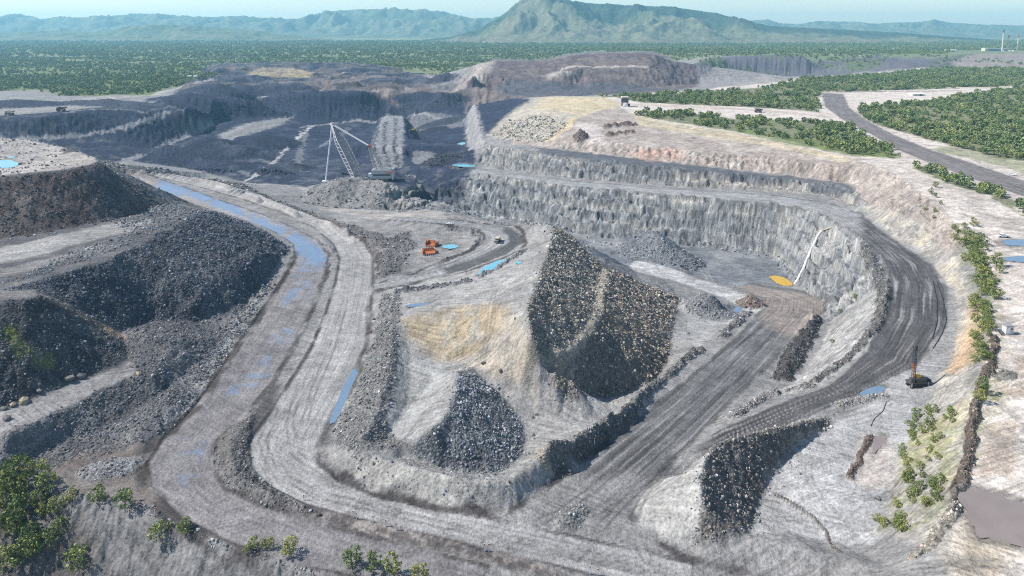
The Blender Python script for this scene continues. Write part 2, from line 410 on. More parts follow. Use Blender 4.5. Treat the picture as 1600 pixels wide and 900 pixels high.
n1 = fbm(X0, Y0, 40, 4, 1); n2 = fbm(X0, Y0, 9, 3, 9); n3 = fbm(X0, Y0, 3, 2, 14); nb = fbm(X0, Y0, 260, 4, 23)

# plateau and woods
PLAT = mask([(1500,905),(1468,860),(1492,800),(1516,680),(1530,570),(1552,480),(1562,440),(1520,365),(1450,310),(1400,272),(1330,247),(1200,218),(1130,205),(1050,195),(985,176),(940,153),(1000,146),(1100,140),(1290,118),(1480,104),(1700,104),(2000,150),(2000,905)], 3)
paint(PLAT, (.50,.44,.385))
far = sstep(2350, 2700, Y0 + nb * 160) * (1 - sstep(-.12, .0, X0 / Y0 - .1))
paint(far, (.165,.185,.095)); paint(sstep(3300, 3700, Y0 + nb * 100), (.16,.185,.10))
paint(mask([(-200,140),(-200,150),(60,140),(100,150),(230,150),(260,140),(330,122),(350,100),(-200,90)], 20), (.13,.15,.065))
paint(sstep(2500, 2800, Y0) * sstep(.1, .55, nb + .4 * n1), (.27,.25,.15), .5)
WOOD = np.zeros(N)
def wood(uv, f=5, col=(.12,.135,.05)):
    global WOOD
    m = mask(uv, f); WOOD = np.maximum(WOOD, m * (.12 + .88 * sstep(-.35, .25, n1 + .6 * nb))); paint(m, col, .85); return m
WO_A = wood([(985,181),(1050,190),(1130,203),(1200,213),(1330,241),(1405,247),(1395,236),(1350,210),(1310,193),(1240,188),(1150,186),(1060,176),(1010,178)])
WO_B = wood([(1335,185),(1345,165),(1410,163),(1500,150),(1620,135),(1900,140),(1900,330),(1600,252),(1560,247),(1480,226),(1430,212),(1380,198)])
WO_C = wood([(1425,262),(1450,258),(1500,285),(1560,300),(1610,325),(1640,350),(1590,335),(1545,305),(1490,290)], 3)
WO_D = wood([(1000,160),(940,150),(1060,146),(1200,136),(1300,120),(1420,112),(1480,107),(1800,105),(1800,133),(1620,133),(1440,140),(1320,143),(1275,143),(1280,175),(1180,168),(1060,163)])
GR = mask([(1400,248),(1330,243),(1250,228),(1200,218),(1150,205),(1160,200),(1250,215),(1330,232),(1400,240)], 5); paint(GR, (.15,.19,.055), .8)
paint(mask([(1440,235),(1480,240),(1560,258),(1640,285),(1640,262),(1560,245),(1480,228)], 5), (.13,.16,.05), .6)
for uv, w, c in [([(975,163),(1060,166),(1180,172),(1280,181)], 22, (.43,.36,.31)), ([(1320,160),(1360,161),(1400,156),(1440,148),(1500,147)], 16, (.50,.44,.38)), ([(1100,141),(1200,143),(1300,144),(1500,142)], 14, (.22,.18,.16)), ([(1490,137),(1590,137)], 26, (.46,.38,.30)), ([(1330,118),(1260,122),(1380,113)], 40, (.42,.35,.29))]:
    D, _, _ = band(uv, w * 3); m = 1 - sstep(w * .6, w, D); paint(m, c, .95); WOOD *= 1 - m
# wall and batter colours
WALL = mask([(600,335),(700,331),(790,346),(880,362),(1000,377),(1100,384),(1210,401),(1243,446),(1270,470),(1300,500),(1340,470),(1385,440),(1387,420),(1370,393),(1335,363),(1300,341),(1255,326),(1200,317),(1100,309),(1000,300),(900,292),(800,280),(740,270),(640,275),(600,300)], 2)
paint(WALL, (.20,.205,.21)); RILL = np.maximum(RILL, WALL * .25)
paint(WALL * sstep(-.1, .6, n1 + .5 * n2), (.27,.265,.25), .8)
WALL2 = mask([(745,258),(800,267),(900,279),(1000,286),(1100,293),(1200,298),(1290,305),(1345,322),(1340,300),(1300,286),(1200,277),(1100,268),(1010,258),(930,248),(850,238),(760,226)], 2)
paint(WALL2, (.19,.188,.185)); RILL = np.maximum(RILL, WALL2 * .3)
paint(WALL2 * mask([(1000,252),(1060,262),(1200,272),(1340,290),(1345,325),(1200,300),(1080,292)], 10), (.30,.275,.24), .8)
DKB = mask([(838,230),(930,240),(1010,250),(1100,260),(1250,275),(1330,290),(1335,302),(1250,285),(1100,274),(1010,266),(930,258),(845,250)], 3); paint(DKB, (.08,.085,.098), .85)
UP = mask([(985,176),(1050,195),(1130,205),(1200,218),(1330,247),(1400,272),(1450,310),(1520,365),(1490,400),(1440,380),(1345,310),(1330,288),(1200,270),(1100,260),(1010,250),(930,240),(850,231),(800,225),(830,156),(930,153)], 3)
paint(UP, PINK); RILL = np.maximum(RILL, UP * .9)
paint(UP * sstep(0, .6, n1), (.36,.32,.28), .8)
paint(mask([(980,238),(1060,232),(1070,248),(1010,252)], 6), (.40,.25,.19), .55)
paint(mask([(985,178),(1050,192),(1130,204),(1200,218),(1330,247),(1325,254),(1200,228),(1100,214),(1000,196)], 6), (.47,.40,.27), .7)
BLAST = mask([(760,212),(800,170),(830,154),(870,150),(940,151),(975,165),(900,185),(885,200),(850,224),(800,220)], 3)
paint(BLAST, (.37,.33,.27)); paint(BLAST * mask([(850,152),(960,152),(1000,180),(960,195),(900,178),(830,172)], 8), (.46,.385,.25), .9)
paint(mask([(895,195),(910,178),(875,200),(850,222),(862,222)], 4), (.45,.36,.22), .8)
paint(mask([(900,195),(935,195),(945,225),(905,225)], 3), (.43,.38,.35), .9)
RB = mask([(1345,322),(1440,350),(1490,400),(1515,440),(1540,500),(1530,570),(1524,620),(1506,740),(1470,860),(1380,820),(1395,740),(1450,630),(1490,560),(1500,510),(1490,450),(1450,400),(1400,375)], 3)
paint(RB, (.33,.305,.27)); RILL = np.maximum(RILL, RB * .8)
paint(RB * mask([(1440,560),(1490,545),(1512,500),(1520,455),(1540,480),(1535,560),(1500,580)], 5), (.46,.30,.17), .75)
paint(RB * sstep(.05, .5, n1), (.40,.34,.245), .6); VG = np.maximum(mask([(1400,640),(1495,635),(1505,700),(1480,800),(1420,835),(1365,835),(1395,740)], 5), mask([(1490,345),(1535,370),(1565,430),(1556,500),(1540,575),(1515,575),(1525,470),(1500,400)], 4)); paint(VG * sstep(-.25, .35, n2 + .7 * n1), (.20,.205,.085), .65)
SLP = mask([(1385,440),(1340,470),(1300,500),(1282,545),(1240,600),(1205,620),(1290,600),(1345,556),(1378,500)], 2); paint(SLP, (.30,.29,.275)); RILL = np.maximum(RILL, SLP * .8)
# pit floor
PIT = mask([(880,362),(1000,377),(1100,384),(1210,401),(1243,446),(1190,444),(1150,450),(1070,426),(1000,410),(930,400)], 3)
paint(PIT, (.15,.158,.172)); paint(PIT * sstep(-.1, .5, n1), (.22,.222,.225), .7)
paint(mask([(980,417),(1060,440),(1130,465),(1185,492),(1195,480),(1150,455),(1070,428),(1010,410)], 3), (.43,.42,.405), .9)
paint(mask([(1060,465),(1100,480),(1165,492),(1090,545),(1050,520)], 4), (.34,.335,.325), .8)
# far pit: coal, spoil, benches
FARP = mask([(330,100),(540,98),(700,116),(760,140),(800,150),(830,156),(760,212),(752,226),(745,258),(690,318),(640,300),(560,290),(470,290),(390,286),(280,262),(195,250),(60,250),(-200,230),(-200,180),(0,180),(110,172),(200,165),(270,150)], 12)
paint(FARP, (.020,.026,.052), .96); RILL = np.maximum(RILL, FARP * .55)  # dark spoil, with the blue of distant airlight put into its colour
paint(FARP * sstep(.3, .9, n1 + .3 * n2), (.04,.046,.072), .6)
paint(FARP * (Y0 > 1900) * sstep(.0, .35, noise(X0 / 130 + 7, Y0 / 80, 161) + .4 * n1), (.13,.105,.09), .75); paint(FARP * (Y0 > 1900) * sstep(.15, .5, noise(X0 / 170 + 3, Y0 / 70, 163)), (.19,.16,.13), .6)
LB = lambda uv, w, c, k=.9, g_=1: paint(1 - sstep(w * .5, w, band(uv, w * 3)[0]), c, k)
LB([(380,283),(420,262),(440,240),(462,220),(480,202),(490,197)], 6, (.34,.32,.30)); LB([(465,258),(470,230),(478,208)], 8, (.17,.17,.175)); LB([(385,287),(430,289),(500,290)], 9, (.33,.31,.29))
paint(mask([(585,262),(580,225),(595,190),(604,181),(632,181),(632,210),(628,262)], 5), (.24,.235,.235), .9)
paint(mask([(645,255),(645,237),(678,237),(680,255)], 4), (.22,.215,.215), .85)
paint(mask([(640,182),(725,182),(725,198),(640,196)], 5), (.15,.15,.16), .8); paint(mask([(728,225),(728,165),(745,165),(760,230),(745,250)], 5), (.26,.25,.245), .9)
paint(mask([(340,210),(400,190),(460,180),(440,195),(390,210),(360,235)], 8), (.27,.26,.25), .85)
LB([(30,218),(60,217),(120,213),(170,206),(215,194),(250,182),(262,176)], 9, (.24,.235,.235), .85); LB([(196,250),(235,238),(272,221),(300,210),(335,195)], 9, (.24,.235,.235), .85)
LB([(100,176),(150,170),(200,171),(228,176)], 7, (.20,.195,.19), .8); LB([(228,176),(250,171),(268,165),(285,172)], 6, (.12,.12,.13), .8); LB([(350,216),(400,196),(440,190)], 12, (.2,.195,.19), .8); LB([(300,235),(340,250),(390,275)], 6, (.17,.17,.18), .8); LB([(470,200),(520,193),(560,188),(600,183)], 8, (.27,.26,.25), .8); LB([(280,232),(300,226),(322,222)], 6, (.2,.195,.19), .8); LB([(640,181),(730,180)], 8, (.27,.26,.25), .8); LB([(400,172),(470,170),(560,165)], 8, (.16,.16,.17), .7); LB([(410,250),(440,262),(480,268)], 6, (.2,.195,.19), .7); LB([(500,230),(520,215),(545,200)], 7, (.16,.17,.19), .7)
for uv, w in [([(590,200),(584,235),(598,262)], 3.5), ([(603,190),(600,225),(608,262)], 3.5), ([(618,185),(617,225),(621,262)], 3.5)]: LB(uv, w, (.05,.052,.06), .9)
LB([(380,283),(420,262),(440,240),(462,220),(480,202),(490,197)], 5, (.40,.38,.36), 1.0)
paint(mask([(-200,185),(0,181),(100,174),(150,168),(230,158),(190,150),(100,155),(60,168),(-200,168)], 8), (.24,.225,.215), .9)
LB([(140,160),(200,152),(260,142),(330,130),(350,124)], 16, (.33,.30,.28)); LB([(150,163),(180,166),(240,160)], 12, (.26,.24,.23))
paint(mask([(375,125),(400,110),(440,108),(490,116),(480,126),(420,124)], 10), (.33,.27,.17), .9)
paint(mask([(380,140),(480,128),(560,122),(700,130),(680,145),(560,150),(440,148)], 18), (.20,.165,.15), .8)
LB([(400,152),(480,148),(540,152),(600,143),(680,140),(760,147),(820,150)], 14, (.30,.28,.27), .8); LB([(500,125),(540,116),(600,114)], 12, (.28,.25,.23), .8)
paint(mask([(660,120),(760,117),(740,145),(680,147)], 20), (.27,.25,.24), .7)
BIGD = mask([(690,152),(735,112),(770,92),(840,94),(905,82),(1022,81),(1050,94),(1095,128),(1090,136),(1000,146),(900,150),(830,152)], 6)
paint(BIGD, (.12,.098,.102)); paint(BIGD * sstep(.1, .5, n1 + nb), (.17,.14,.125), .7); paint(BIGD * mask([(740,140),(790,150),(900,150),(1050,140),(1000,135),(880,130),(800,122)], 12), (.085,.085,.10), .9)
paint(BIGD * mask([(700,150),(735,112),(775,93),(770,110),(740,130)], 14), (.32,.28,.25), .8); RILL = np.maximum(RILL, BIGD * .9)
LB([(880,108),(940,105),(1012,104)], 14, (.36,.32,.29)); LB([(868,91),(905,84),(1000,82)], 18, (.36,.32,.29)); paint(mask([(845,118),(870,112),(900,118),(870,124)], 12), (.30,.275,.25), .8)
RIM = mask([(1085,100),(1110,90),(1200,86),(1370,87),(1480,90),(1530,84),(1800,84),(1800,107),(1480,107),(1330,114),(1250,119),(1090,122)], 12)
paint(RIM, (.12,.108,.125)); paint(RIM * sstep(-.1, .4, nb + .6 * n1), (.10,.12,.06), .85); RILL = np.maximum(RILL, RIM * 2)
paint(RIM * mask([(1490,95),(1530,84),(1640,82),(1640,107),(1490,107)], 20), (.27,.225,.20), .85)
paint(mask([(1090,124),(1250,120),(1330,115),(1240,126),(1150,135),(1090,138)], 14), (.24,.22,.215), .8)

# left side
LEFT = mask([(-220,235),(0,245),(150,253),(200,268),(330,331),(450,385),(430,420),(385,470),(345,540),(300,600),(230,690),(205,740),(60,735),(-220,790)], 3)
paint(LEFT, (.10,.097,.10)); paint(LEFT * sstep(.1, .6, n1), (.17,.162,.158), .7)
paint(mask([(-220,230),(-220,300),(0,275),(120,261),(160,257),(110,233),(60,223),(0,216),(-100,206)], 2), (.36,.33,.30))
H1 = mask([(-220,309),(-120,293),(0,277),(60,271),(120,263),(160,258),(215,290),(255,320),(220,334),(170,346),(120,355),(60,365),(0,373),(-220,406)], 1.5)
paint(H1, (.08,.06,.056)); paint(H1 * mask([(130,262),(165,258),(255,320),(170,345)], 8), (.075,.078,.088), .8)
paint(mask([(-220,430),(-60,400),(60,375),(170,350),(230,340),(240,346),(200,362),(120,382),(40,405),(-220,450)], 3), (.29,.28,.265), .9)
paint(mask([(-220,470),(0,420),(100,400),(170,375),(160,385),(60,420),(-220,490)], 3), (.24,.23,.22), .7)
H2 = mask([(0,456),(50,441),(100,426),(150,413),(200,393),(250,363),(300,341),(330,331),(345,334),(400,356),(450,386),(440,405),(415,440),(385,470),(350,490),(300,502),(240,500),(195,515),(150,500),(105,476),(65,460)], 1.5)
paint(H2, (.055,.058,.068)); paint(H2 * sstep(.0, .5, n1), (.085,.087,.098), .7)
H3 = mask([(-220,535),(0,471),(40,469),(65,462),(105,478),(150,502),(195,525),(200,560),(160,577),(100,601),(50,621),(0,639),(-220,715)], 1.5)
paint(H3, (.055,.054,.058)); LB([(80,468),(120,487),(160,510),(190,528)], 5, (.27,.19,.13), .9)
GRASS = 1 - sstep(1.5, 4.5, band([(15,520),(28,545),(50,556),(75,566)], 12)[0] + n2 * 2); paint(GRASS, (.14,.16,.04), .75)
paint(mask([(-160,705),(0,643),(100,605),(200,567),(215,578),(180,598),(60,658),(-160,762)], 1.5), (.25,.24,.235))
paint(mask([(70,735),(130,705),(230,690),(225,740),(270,800),(200,800),(110,780)], 4), (.15,.125,.11), .8)
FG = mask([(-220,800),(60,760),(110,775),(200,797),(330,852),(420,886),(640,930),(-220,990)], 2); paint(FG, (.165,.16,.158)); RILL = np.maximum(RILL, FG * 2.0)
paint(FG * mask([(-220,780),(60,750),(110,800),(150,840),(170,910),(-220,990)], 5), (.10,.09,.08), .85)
BERM0 = mask([(60,222),(160,250),(200,259),(270,267),(340,280),(400,299),(450,319),(500,335),(560,352),(605,372),(640,360),(650,385),(625,425),(592,432),(585,400),(560,375),(470,331),(400,303),(330,285),(250,272),(190,270),(100,240)], 2)
paint(BERM0, (.13,.122,.12)); paint(BERM0 * mask([(450,310),(560,335),(605,350),(580,355),(500,338)], 5), (.27,.235,.185), .7)
paint(mask([(470,318),(620,330),(700,333),(860,350),(820,358),(700,343),(600,343),(560,338)], 3), (.34,.31,.28), .8)
MND = mask([(470,308),(500,288),(530,278),(555,276),(590,279),(608,285),(628,298),(650,312),(700,324),(690,330),(580,328),(475,319)], 1.5); paint(MND, (.19,.185,.18))
# island
ISL = mask([(606,440),(600,470),(585,500),(575,560),(545,620),(512,690),(515,740),(600,775),(690,797),(790,800),(870,745),(1000,645),(1090,553),(1062,465),(948,418),(866,352),(818,352),(820,381),(735,423),(660,441)], 1); paint(ISL, (.265,.257,.245))
SAND = mask([(622,498),(700,481),(770,473),(790,482),(788,510),(760,541),(720,563),(690,566),(640,525)], 5); paint(SAND, (.33,.265,.175), .9); paint(SAND * sstep(-.1, .5, n2 + n1), (.31,.285,.24), .85)
paint(mask([(790,480),(828,520),(842,562),(860,575),(830,605),(770,590),(725,570),(760,545)], 3), (.35,.30,.235), .8)
paint(mask([(640,545),(690,572),(715,585),(680,600),(660,640),(650,690),(600,690),(615,560)], 2), (.31,.31,.30), .9)
WB = mask([(598,460),(625,460),(622,520),(618,600),(600,660),(640,690),(630,705),(556,706),(520,690),(548,620),(575,560)], 2); paint(WB, (.155,.15,.145))
H4 = mask([(866,352),(906,385),(948,418),(942,450),(940,480),(926,510),(900,540),(868,562),(842,562),(828,520),(823,480),(836,450),(850,410),(862,375)], 2.6); paint(H4, (.165,.145,.12))
H5 = mask([(948,418),(1010,446),(1062,465),(1050,520),(1040,570),(1020,597),(985,614),(940,624),(895,625),(858,606),(864,575),(900,540),(926,510),(940,480),(942,450)], 2.6); paint(H5, (.15,.13,.11))
paint(H5 * mask([(940,480),(980,470),(1050,530),(1040,580),(980,560)], 8), (.24,.19,.13), .6); LB([(948,420),(942,450),(940,480),(926,510),(900,540),(868,562),(850,568)], 3, (.38,.34,.28), .9)
H6 = mask([(716,580),(713,605),(702,640),(682,664),(650,684),(628,700),(680,728),(735,742),(785,738),(818,715),(822,688),(808,650),(785,618),(750,592)], 2.6); paint(H6, (.115,.118,.125))
paint(mask([(560,708),(680,740),(800,750),(860,708),(870,735),(800,790),(690,793),(600,770),(540,745)], 2), (.32,.305,.28), .9)
MID = mask([(332,705),(345,682),(400,645),(392,682),(386,710),(404,747),(450,780),(500,805),(430,798),(365,773),(337,742)], 1.2); paint(MID, (.125,.118,.112))
paint(mask([(390,650),(425,600),(440,600),(430,650),(405,690),(398,675)], 3), (.075,.07,.07), .9)
# right bottom
H7 = mask([(1294,652),(1240,664),(1180,672),(1122,690),(1100,718),(1094,760),(1096,800),(1082,848),(1130,848),(1168,836),(1185,790),(1205,742),(1242,697),(1302,662)], 2.6); paint(H7, (.11,.10,.092))
paint(mask([(990,790),(1075,730),(1130,688),(1100,718),(1094,760),(1096,800),(1082,848),(1085,862),(1040,845),(993,815)], 2), (.33,.32,.30))
paint(mask([(1302,662),(1380,620),(1440,640),(1395,740),(1385,800),(1360,850),(1230,830),(1168,836),(1185,790),(1205,742),(1242,697)], 3), (.355,.35,.345))
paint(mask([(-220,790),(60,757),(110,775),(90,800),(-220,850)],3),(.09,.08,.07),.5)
paint(mask([(1345,680),(1400,690),(1395,760),(1340,765),(1325,745)], 4), (.37,.32,.285), .7)
paint(mask([(1400,560),(1480,555),(1450,630),(1395,660),(1330,640),(1380,600)], 4), (.30,.295,.29), .8)
LB([(1370,520),(1380,480)], 3, (.4,.4,.4), .5)
for uv, w in [([(1575,610),(1560,720),(1545,800),(1535,880)], 7), ([(1600,560),(1596,640)], 4)]: LB(uv, w, (.36,.29,.23), .7)
GV = mask([(1535,560),(1565,480),(1575,520),(1560,580),(1580,640),(1550,650),(1530,700),(1515,760),(1505,750),(1520,650)], 4); paint(GV * sstep(-.4, .3, n2 + n1), (.24,.23,.09), .8)
paint(PLAT * sstep(.2, .7, n1 + .5 * n2) * (Y0 < 700), (.56,.51,.46), .7)
paint(mask([(1555,905),(1500,905),(1480,860),(1520,800),(1600,850)], 6), (.38,.32,.23), .7)

# vehicle tracks and damp stains on the flats
tr = np.random.default_rng(21); FLATS = [((560,560,700,690), 7), ((830,620,960,680), 9), ((650,440,830,475), 7), ((900,370,1200,425), 10), ((1200,690,1390,840), 12), ((1540,560,1640,900), 9), ((1450,285,1590,360), 7), ((640,375,720,405), 4), ((770,520,830,610), 4), ((30,700,230,780), 5), ((1330,600,1450,660), 6), ((880,760,1000,830), 6)]
for (ua, va, ub, vb), nt_ in FLATS:
    for _ in range(nt_):
        a = G(tr.uniform(ua, ub), tr.uniform(va, vb)); th = tr.uniform(0, 6.28); kap = tr.uniform(-.03, .03) * 300 / a[1]; pl = []; x, y = a[0], a[1]
        for _k in range(9): pl.append((x, y)); x += math.cos(th) * a[1] * .018; y += math.sin(th) * a[1] * .018; th += kap * a[1] * .018
        D, _, _ = band(pl, 6, True, False); g_ = 1.3 * max(1, a[1] / 420); i_ = np.nonzero(D < 6)[0]; m = np.zeros(N); m[i_] = np.exp(-((np.abs(D[i_]) - g_) / (.42 * max(1, a[1] / 420))) ** 2)
        paint(m, (.12, .115, .11) if tr.random() < .72 else (.44, .42, .39), tr.uniform(.25, .6))
stain = sstep(.15, .5, fbm(X0, Y0, 22, 4, 131)) * (Y0 < 1300); paint(stain, (.15,.145,.142), .34)
stain = sstep(.25, .45, n2) * (Y0 < 900); paint(stain, (.13,.125,.12), .3)
# small cones and heaps (added to the relief)
CONES = []
def cone(u, v, h, r, col, ex=1.0, ang=0.0):
    x, y, z = G(u, v); lim = r * ex * 1.3; i0, i1 = np.searchsorted(rows, y - lim), np.searchsorted(rows, y + lim); w_ = slice(i0 * NX, i1 * NX); w_ = w_.start + np.nonzero(np.abs(X0[w_] - x) < lim)[0]; dx, dy = X0[w_] - x, Y0[w_] - y
    ca, sa = math.cos(ang), math.sin(ang); a = (dx * ca + dy * sa) / ex; b = -dx * sa + dy * ca
    t = np.hypot(a, b) / r + n3[w_] * .06 + n2[w_] * .05
    k = np.zeros(N); k[w_] = np.clip(1 - t, 0, 1); CONES.append((k * h, k))
    m = sstep(0.02, .12, k); paint(m, col); RUB[:] = np.maximum(RUB, m * .7); RCOL[m > .5] = np.array(col) * 1.3
    return m
cz = np.zeros(N)
K1 = cone(1172, 478, 12, 15, (.15,.115,.10)); K2 = cone(1112, 484, 11, 20, (.16,.16,.165), 1.3, -.5); K3 = cone(1032, 398, 22, 40, (.15,.155,.165), 1.4, -.6)
K4 = cone(892, 808, 2.6, 6, (.20,.195,.185), 1.8, .9); K5 = cone(175, 732, 2.4, 8, (.19,.185,.185), 2.0, .2); K6 = cone(868, 705, 6, 9, (.27,.24,.2), 1.5, .7); K7 = cone(1095, 470, 7, 9, (.2,.19,.18), 1.3)
for u_, v_, h_, r_, e_, c_ in [(25,166,16,75,2.0,(.035,.04,.06)), (168,164,15,60,1.6,(.05,.055,.075)), (300,160,24,85,1.3,(.03,.035,.06)), (345,145,26,90,1.2,(.035,.04,.065)), (372,128,22,80,1.3,(.04,.045,.07)), (430,142,20,85,1.5,(.035,.04,.065)), (560,138,12,90,2.0,(.10,.08,.075)), (640,130,12,90,2.0,(.05,.05,.07)), (500,160,9,60,2.0,(.03,.035,.06)), (690,250,9,26,1.6,(.04,.042,.055)), (672,205,10,30,1.6,(.03,.033,.05)), (700,190,9,40,2.2,(.04,.045,.06)), (262,240,15,42,1.5,(.028,.033,.055)), (300,250,16,48,1.6,(.03,.035,.058)), (345,262,14,44,1.5,(.03,.035,.058)), (330,228,18,50,1.4,(.026,.031,.052)), (375,240,18,55,1.5,(.026,.031,.052)), (420,222,18,55,1.4,(.026,.031,.052)), (455,262,10,34,1.5,(.03,.034,.05)), (430,268,9,30,1.5,(.03,.034,.05)), (470,160,12,60,2.0,(.03,.035,.06)), (560,158,10,50,2.0,(.03,.035,.06)), (680,160,10,50,2.2,(.035,.04,.06)), (400,168,16,60,1.6,(.026,.031,.055))]:
    cone(u_, v_, h_, r_, c_, e_, .2); RUB[Y0 > 1200] *= .3
K8 = cone(907, 215, 16, 14, (.13,.10,.09), 1.7, 1.5); K9 = cone(1570, 587, 1.6, 5, (.16,.15,.13), 1.8, .6); K10 = cone(880, 575, 5, 9, (.3,.27,.22))
for hgt, k in CONES: cz += hgt

# berms: windrows of rock beside the roads
BERMS = [
 ('dark rock berm between the pit ramp and the grey slope', [(1272,500),(1258,528),(1240,560),(1222,592)], 5.0, 8.0, COAL, 1.0),
 ('long dark rock berm edging the black bench road', [(1352,385),(1372,425),(1382,465),(1372,505),(1345,542),(1308,575),(1270,598)], 3.2, 4.5, (.10,.095,.09), 1.0),
 ('grey rock berm where the two roads part', [(1148,652),(1180,630),(1215,614),(1262,606)], 2.6, 4.0, (.16,.15,.145), .9),
 ('brown earth berm along the plateau edge', [(1556,530),(1546,572),(1532,610),(1521,650),(1514,700),(1506,742),(1490,785)], 2.2, 2.6, (.10,.08,.065), .9),
 ('rock berm at the near end of the plateau edge', [(1496,790),(1478,815),(1455,850),(1425,875)], 2.2, 3.0, (.20,.18,.15), .9),
 ('dark rock berm on the left side of the pit ramp', [(868,728),(930,676),(985,640),(1012,612),(1050,582),(1094,548)], 3.4, 4.2, (.13,.125,.12), 1.0),
 ('short dark berm near the top of the pit ramp', [(1128,525),(1150,505),(1166,490)], 2.6, 4.0, (.14,.135,.13), 1.0),
 ('row of dark stones below the curved branch road', [(622,456),(660,451),(700,447),(728,441)], 2.4, 4.0, (.10,.10,.105), 1.0),
 ('grey berm beside the long cyan puddle', [(752,434),(782,416),(802,403),(818,392)], 2.0, 3.4, (.16,.16,.16), .8),
 ('brown berm beside the shallow muddy pool', [(1326,748),(1344,712),(1360,683)], 1.4, 1.6, (.13,.10,.085), .7),
 ('small grey berm right of the black road bend', [(1312,634),(1348,626),(1378,620)], 2.2, 3.2, (.2,.19,.18), .9),
 ('thin dark windrow across the pale flat', [(1208,772),(1260,802),(1290,830),(1312,864)], .8, .9, (.12,.11,.10), .3),
 ('upper dark brown ledge cut into the pale upper batter', [(945,200),(965,197),(992,195)], 7, 9, (.12,.085,.075), .2),
 ('lower dark brown ledge cut into the pale upper batter', [(950,212),(970,209),(985,207)], 6, 8, (.13,.095,.08), .2),
 ('curved dark berm inside the branch road', [(690,410),(720,398),(742,385),(748,374),(735,362),(700,357)], 1.4, 2.0, (.12,.12,.125), .5),
]
BK = []
for lab, uv, h, w, col, rb in BERMS:
    D, s_, _ = band(uv, w * 2.2); j_ = np.nonzero(D < 1e8)[0]; hh = np.zeros(N); k = np.zeros(N); hh[j_] = h * (1 + .6 * noise(s_[j_] / 9, s_[j_] * 0, 77) + .3 * n2[j_]); k[j_] = np.clip(1 - D[j_] / (w * (1 + .45 * noise(s_[j_] / 13, s_[j_] * 0 + 4, 79))), 0, 1)
    cz = np.maximum(cz, k ** .8 * hh); m = sstep(.03, .2, k); paint(m, col); RUB = np.maximum(RUB, m * rb); RCOL[m > .5] = np.array(col) * 1.5; BK.append(k > .12)

# roads
def nsub(D, x, y, seed):
    r_ = np.zeros(N); j = np.nonzero(D < 1e8)[0]; r_[j] = noise(x[j], x[j] * 0 + y, seed); return r_
RDS = {}
for key, st in ROADS.items():
    cl = [tuple((np.array(a) + np.array(b)) / 2) for a, b in st]; wd = [np.hypot(a[0] - b[0], a[1] - b[1]) / 2 for a, b in st]
    # true half width: perpendicular to the centre line
    hwid = []
    for i in range(len(cl)):
        d = np.array(cl[min(i + 1, len(cl) - 1)][:2]) - np.array(cl[max(i - 1, 0)][:2]); d /= np.hypot(*d)
        e = np.array(st[i][0][:2]) - np.array(st[i][1][:2]); hwid.append(abs(e[0] * d[1] - e[1] * d[0]) / 2)
    D, s_, sg = band(cl, max(hwid) * 1.6, world=True, warp=False)
    acc = np.concatenate([[0], np.cumsum([np.hypot(b[0] - a[0], b[1] - a[1]) for a, b in zip(cl[:-1], cl[1:])])])
    j_ = np.nonzero(D < 1e8)[0]; t = np.full(N, 99.); t[j_] = D[j_] * sg[j_] / np.interp(s_[j_], acc, hwid) + .035 * noise(s_[j_] / 14, sg[j_] * 3., 5)
    edge = 1 - sstep(.93, 1.02, np.abs(t)); cap = (s_ <= .01) | (s_ >= acc[-1] - .01); t[cap & (D > 2)] = 99.; edge[cap & (D > 2)] = 0
    if key == 'ramp': edge *= sstep(2, 70, s_); t[(s_ < 40)] = np.clip(t[(s_ < 40)], -.8, .8)
    if key == 'bench': edge *= sstep(2, 40, s_); t[(s_ < 30)] = np.clip(t[(s_ < 30)], -.8, .8)
    RDS[key] = (edge, t, s_, D * sg)
wind = np.zeros(N)
def roadpaint(key, base, dark, light, edgecol, kd=.6, kl=.6, wk=1.0, stk=1.0):
    e, t, s_, d = RDS[key]; a = np.abs(t)
    UVR[e > .01] = np.stack([s_, d], -1)[e > .01]; STK[:] = np.maximum(STK * (1 - e), e * stk)
    j_ = np.nonzero(a < 1.3)[0]; ns = np.zeros(N); nl = np.zeros(N); ne = np.zeros(N); ns[j_] = noise(t[j_] * 5, s_[j_] / 120, 31); nl[j_] = noise(t[j_] * 9 + 40, s_[j_] / 70, 33); ne[j_] = noise(s_[j_] / 25, t[j_] * 0 + 3, 41)
    paint(e, base); paint(e * sstep(.05, .5, ns), dark, kd); paint(e * sstep(.1, .6, nl) * (a < .85), light, kl)
    w = sstep(.86, .97, a) * (1 - sstep(1.03, 1.14, a)) * sstep(-.5, .1, ne)
    paint(w, edgecol, .85); wind[:] = np.maximum(wind, wk * sstep(.95, 1.03, a) * (1 - sstep(1.05, 1.14, a)) * (.6 + .5 * n2))
    AMP[:] = AMP * (1 - e) + .05 * e; RUB[:] *= 1 - e; RILL[:] *= 1 - e
roadpaint('branch', (.225,.22,.215), (.12,.12,.125), (.33,.32,.31), (.065,.065,.07))
roadpaint('outer', (.195,.182,.18), (.16,.15,.152), (.25,.235,.225), (.055,.047,.045), .4, .4, 1.0, .4)
roadpaint('inner', (.285,.275,.265), (.215,.205,.205), (.335,.325,.31), (.055,.05,.05), .5, .5, 1.0, .55)
roadpaint('ramp', (.145,.142,.14), (.07,.068,.07), (.27,.26,.25), (.09,.085,.08), .8, .7, .6)
roadpaint('bench', (.088,.084,.085), (.060,.058,.058), (.27,.26,.25), (.08,.078,.08), .8, .75, .6)
roadpaint('highway', (.17,.15,.145), (.14,.125,.12), (.22,.20,.19), (.42,.36,.32), .5, .5, .4)
paint(RDS['bench'][0] * mask([(730,252),(1000,280),(1220,298),(1345,322),(1345,366),(1250,336),(1100,318),(900,300),(730,282)], 8), (.285,.28,.275), .85)
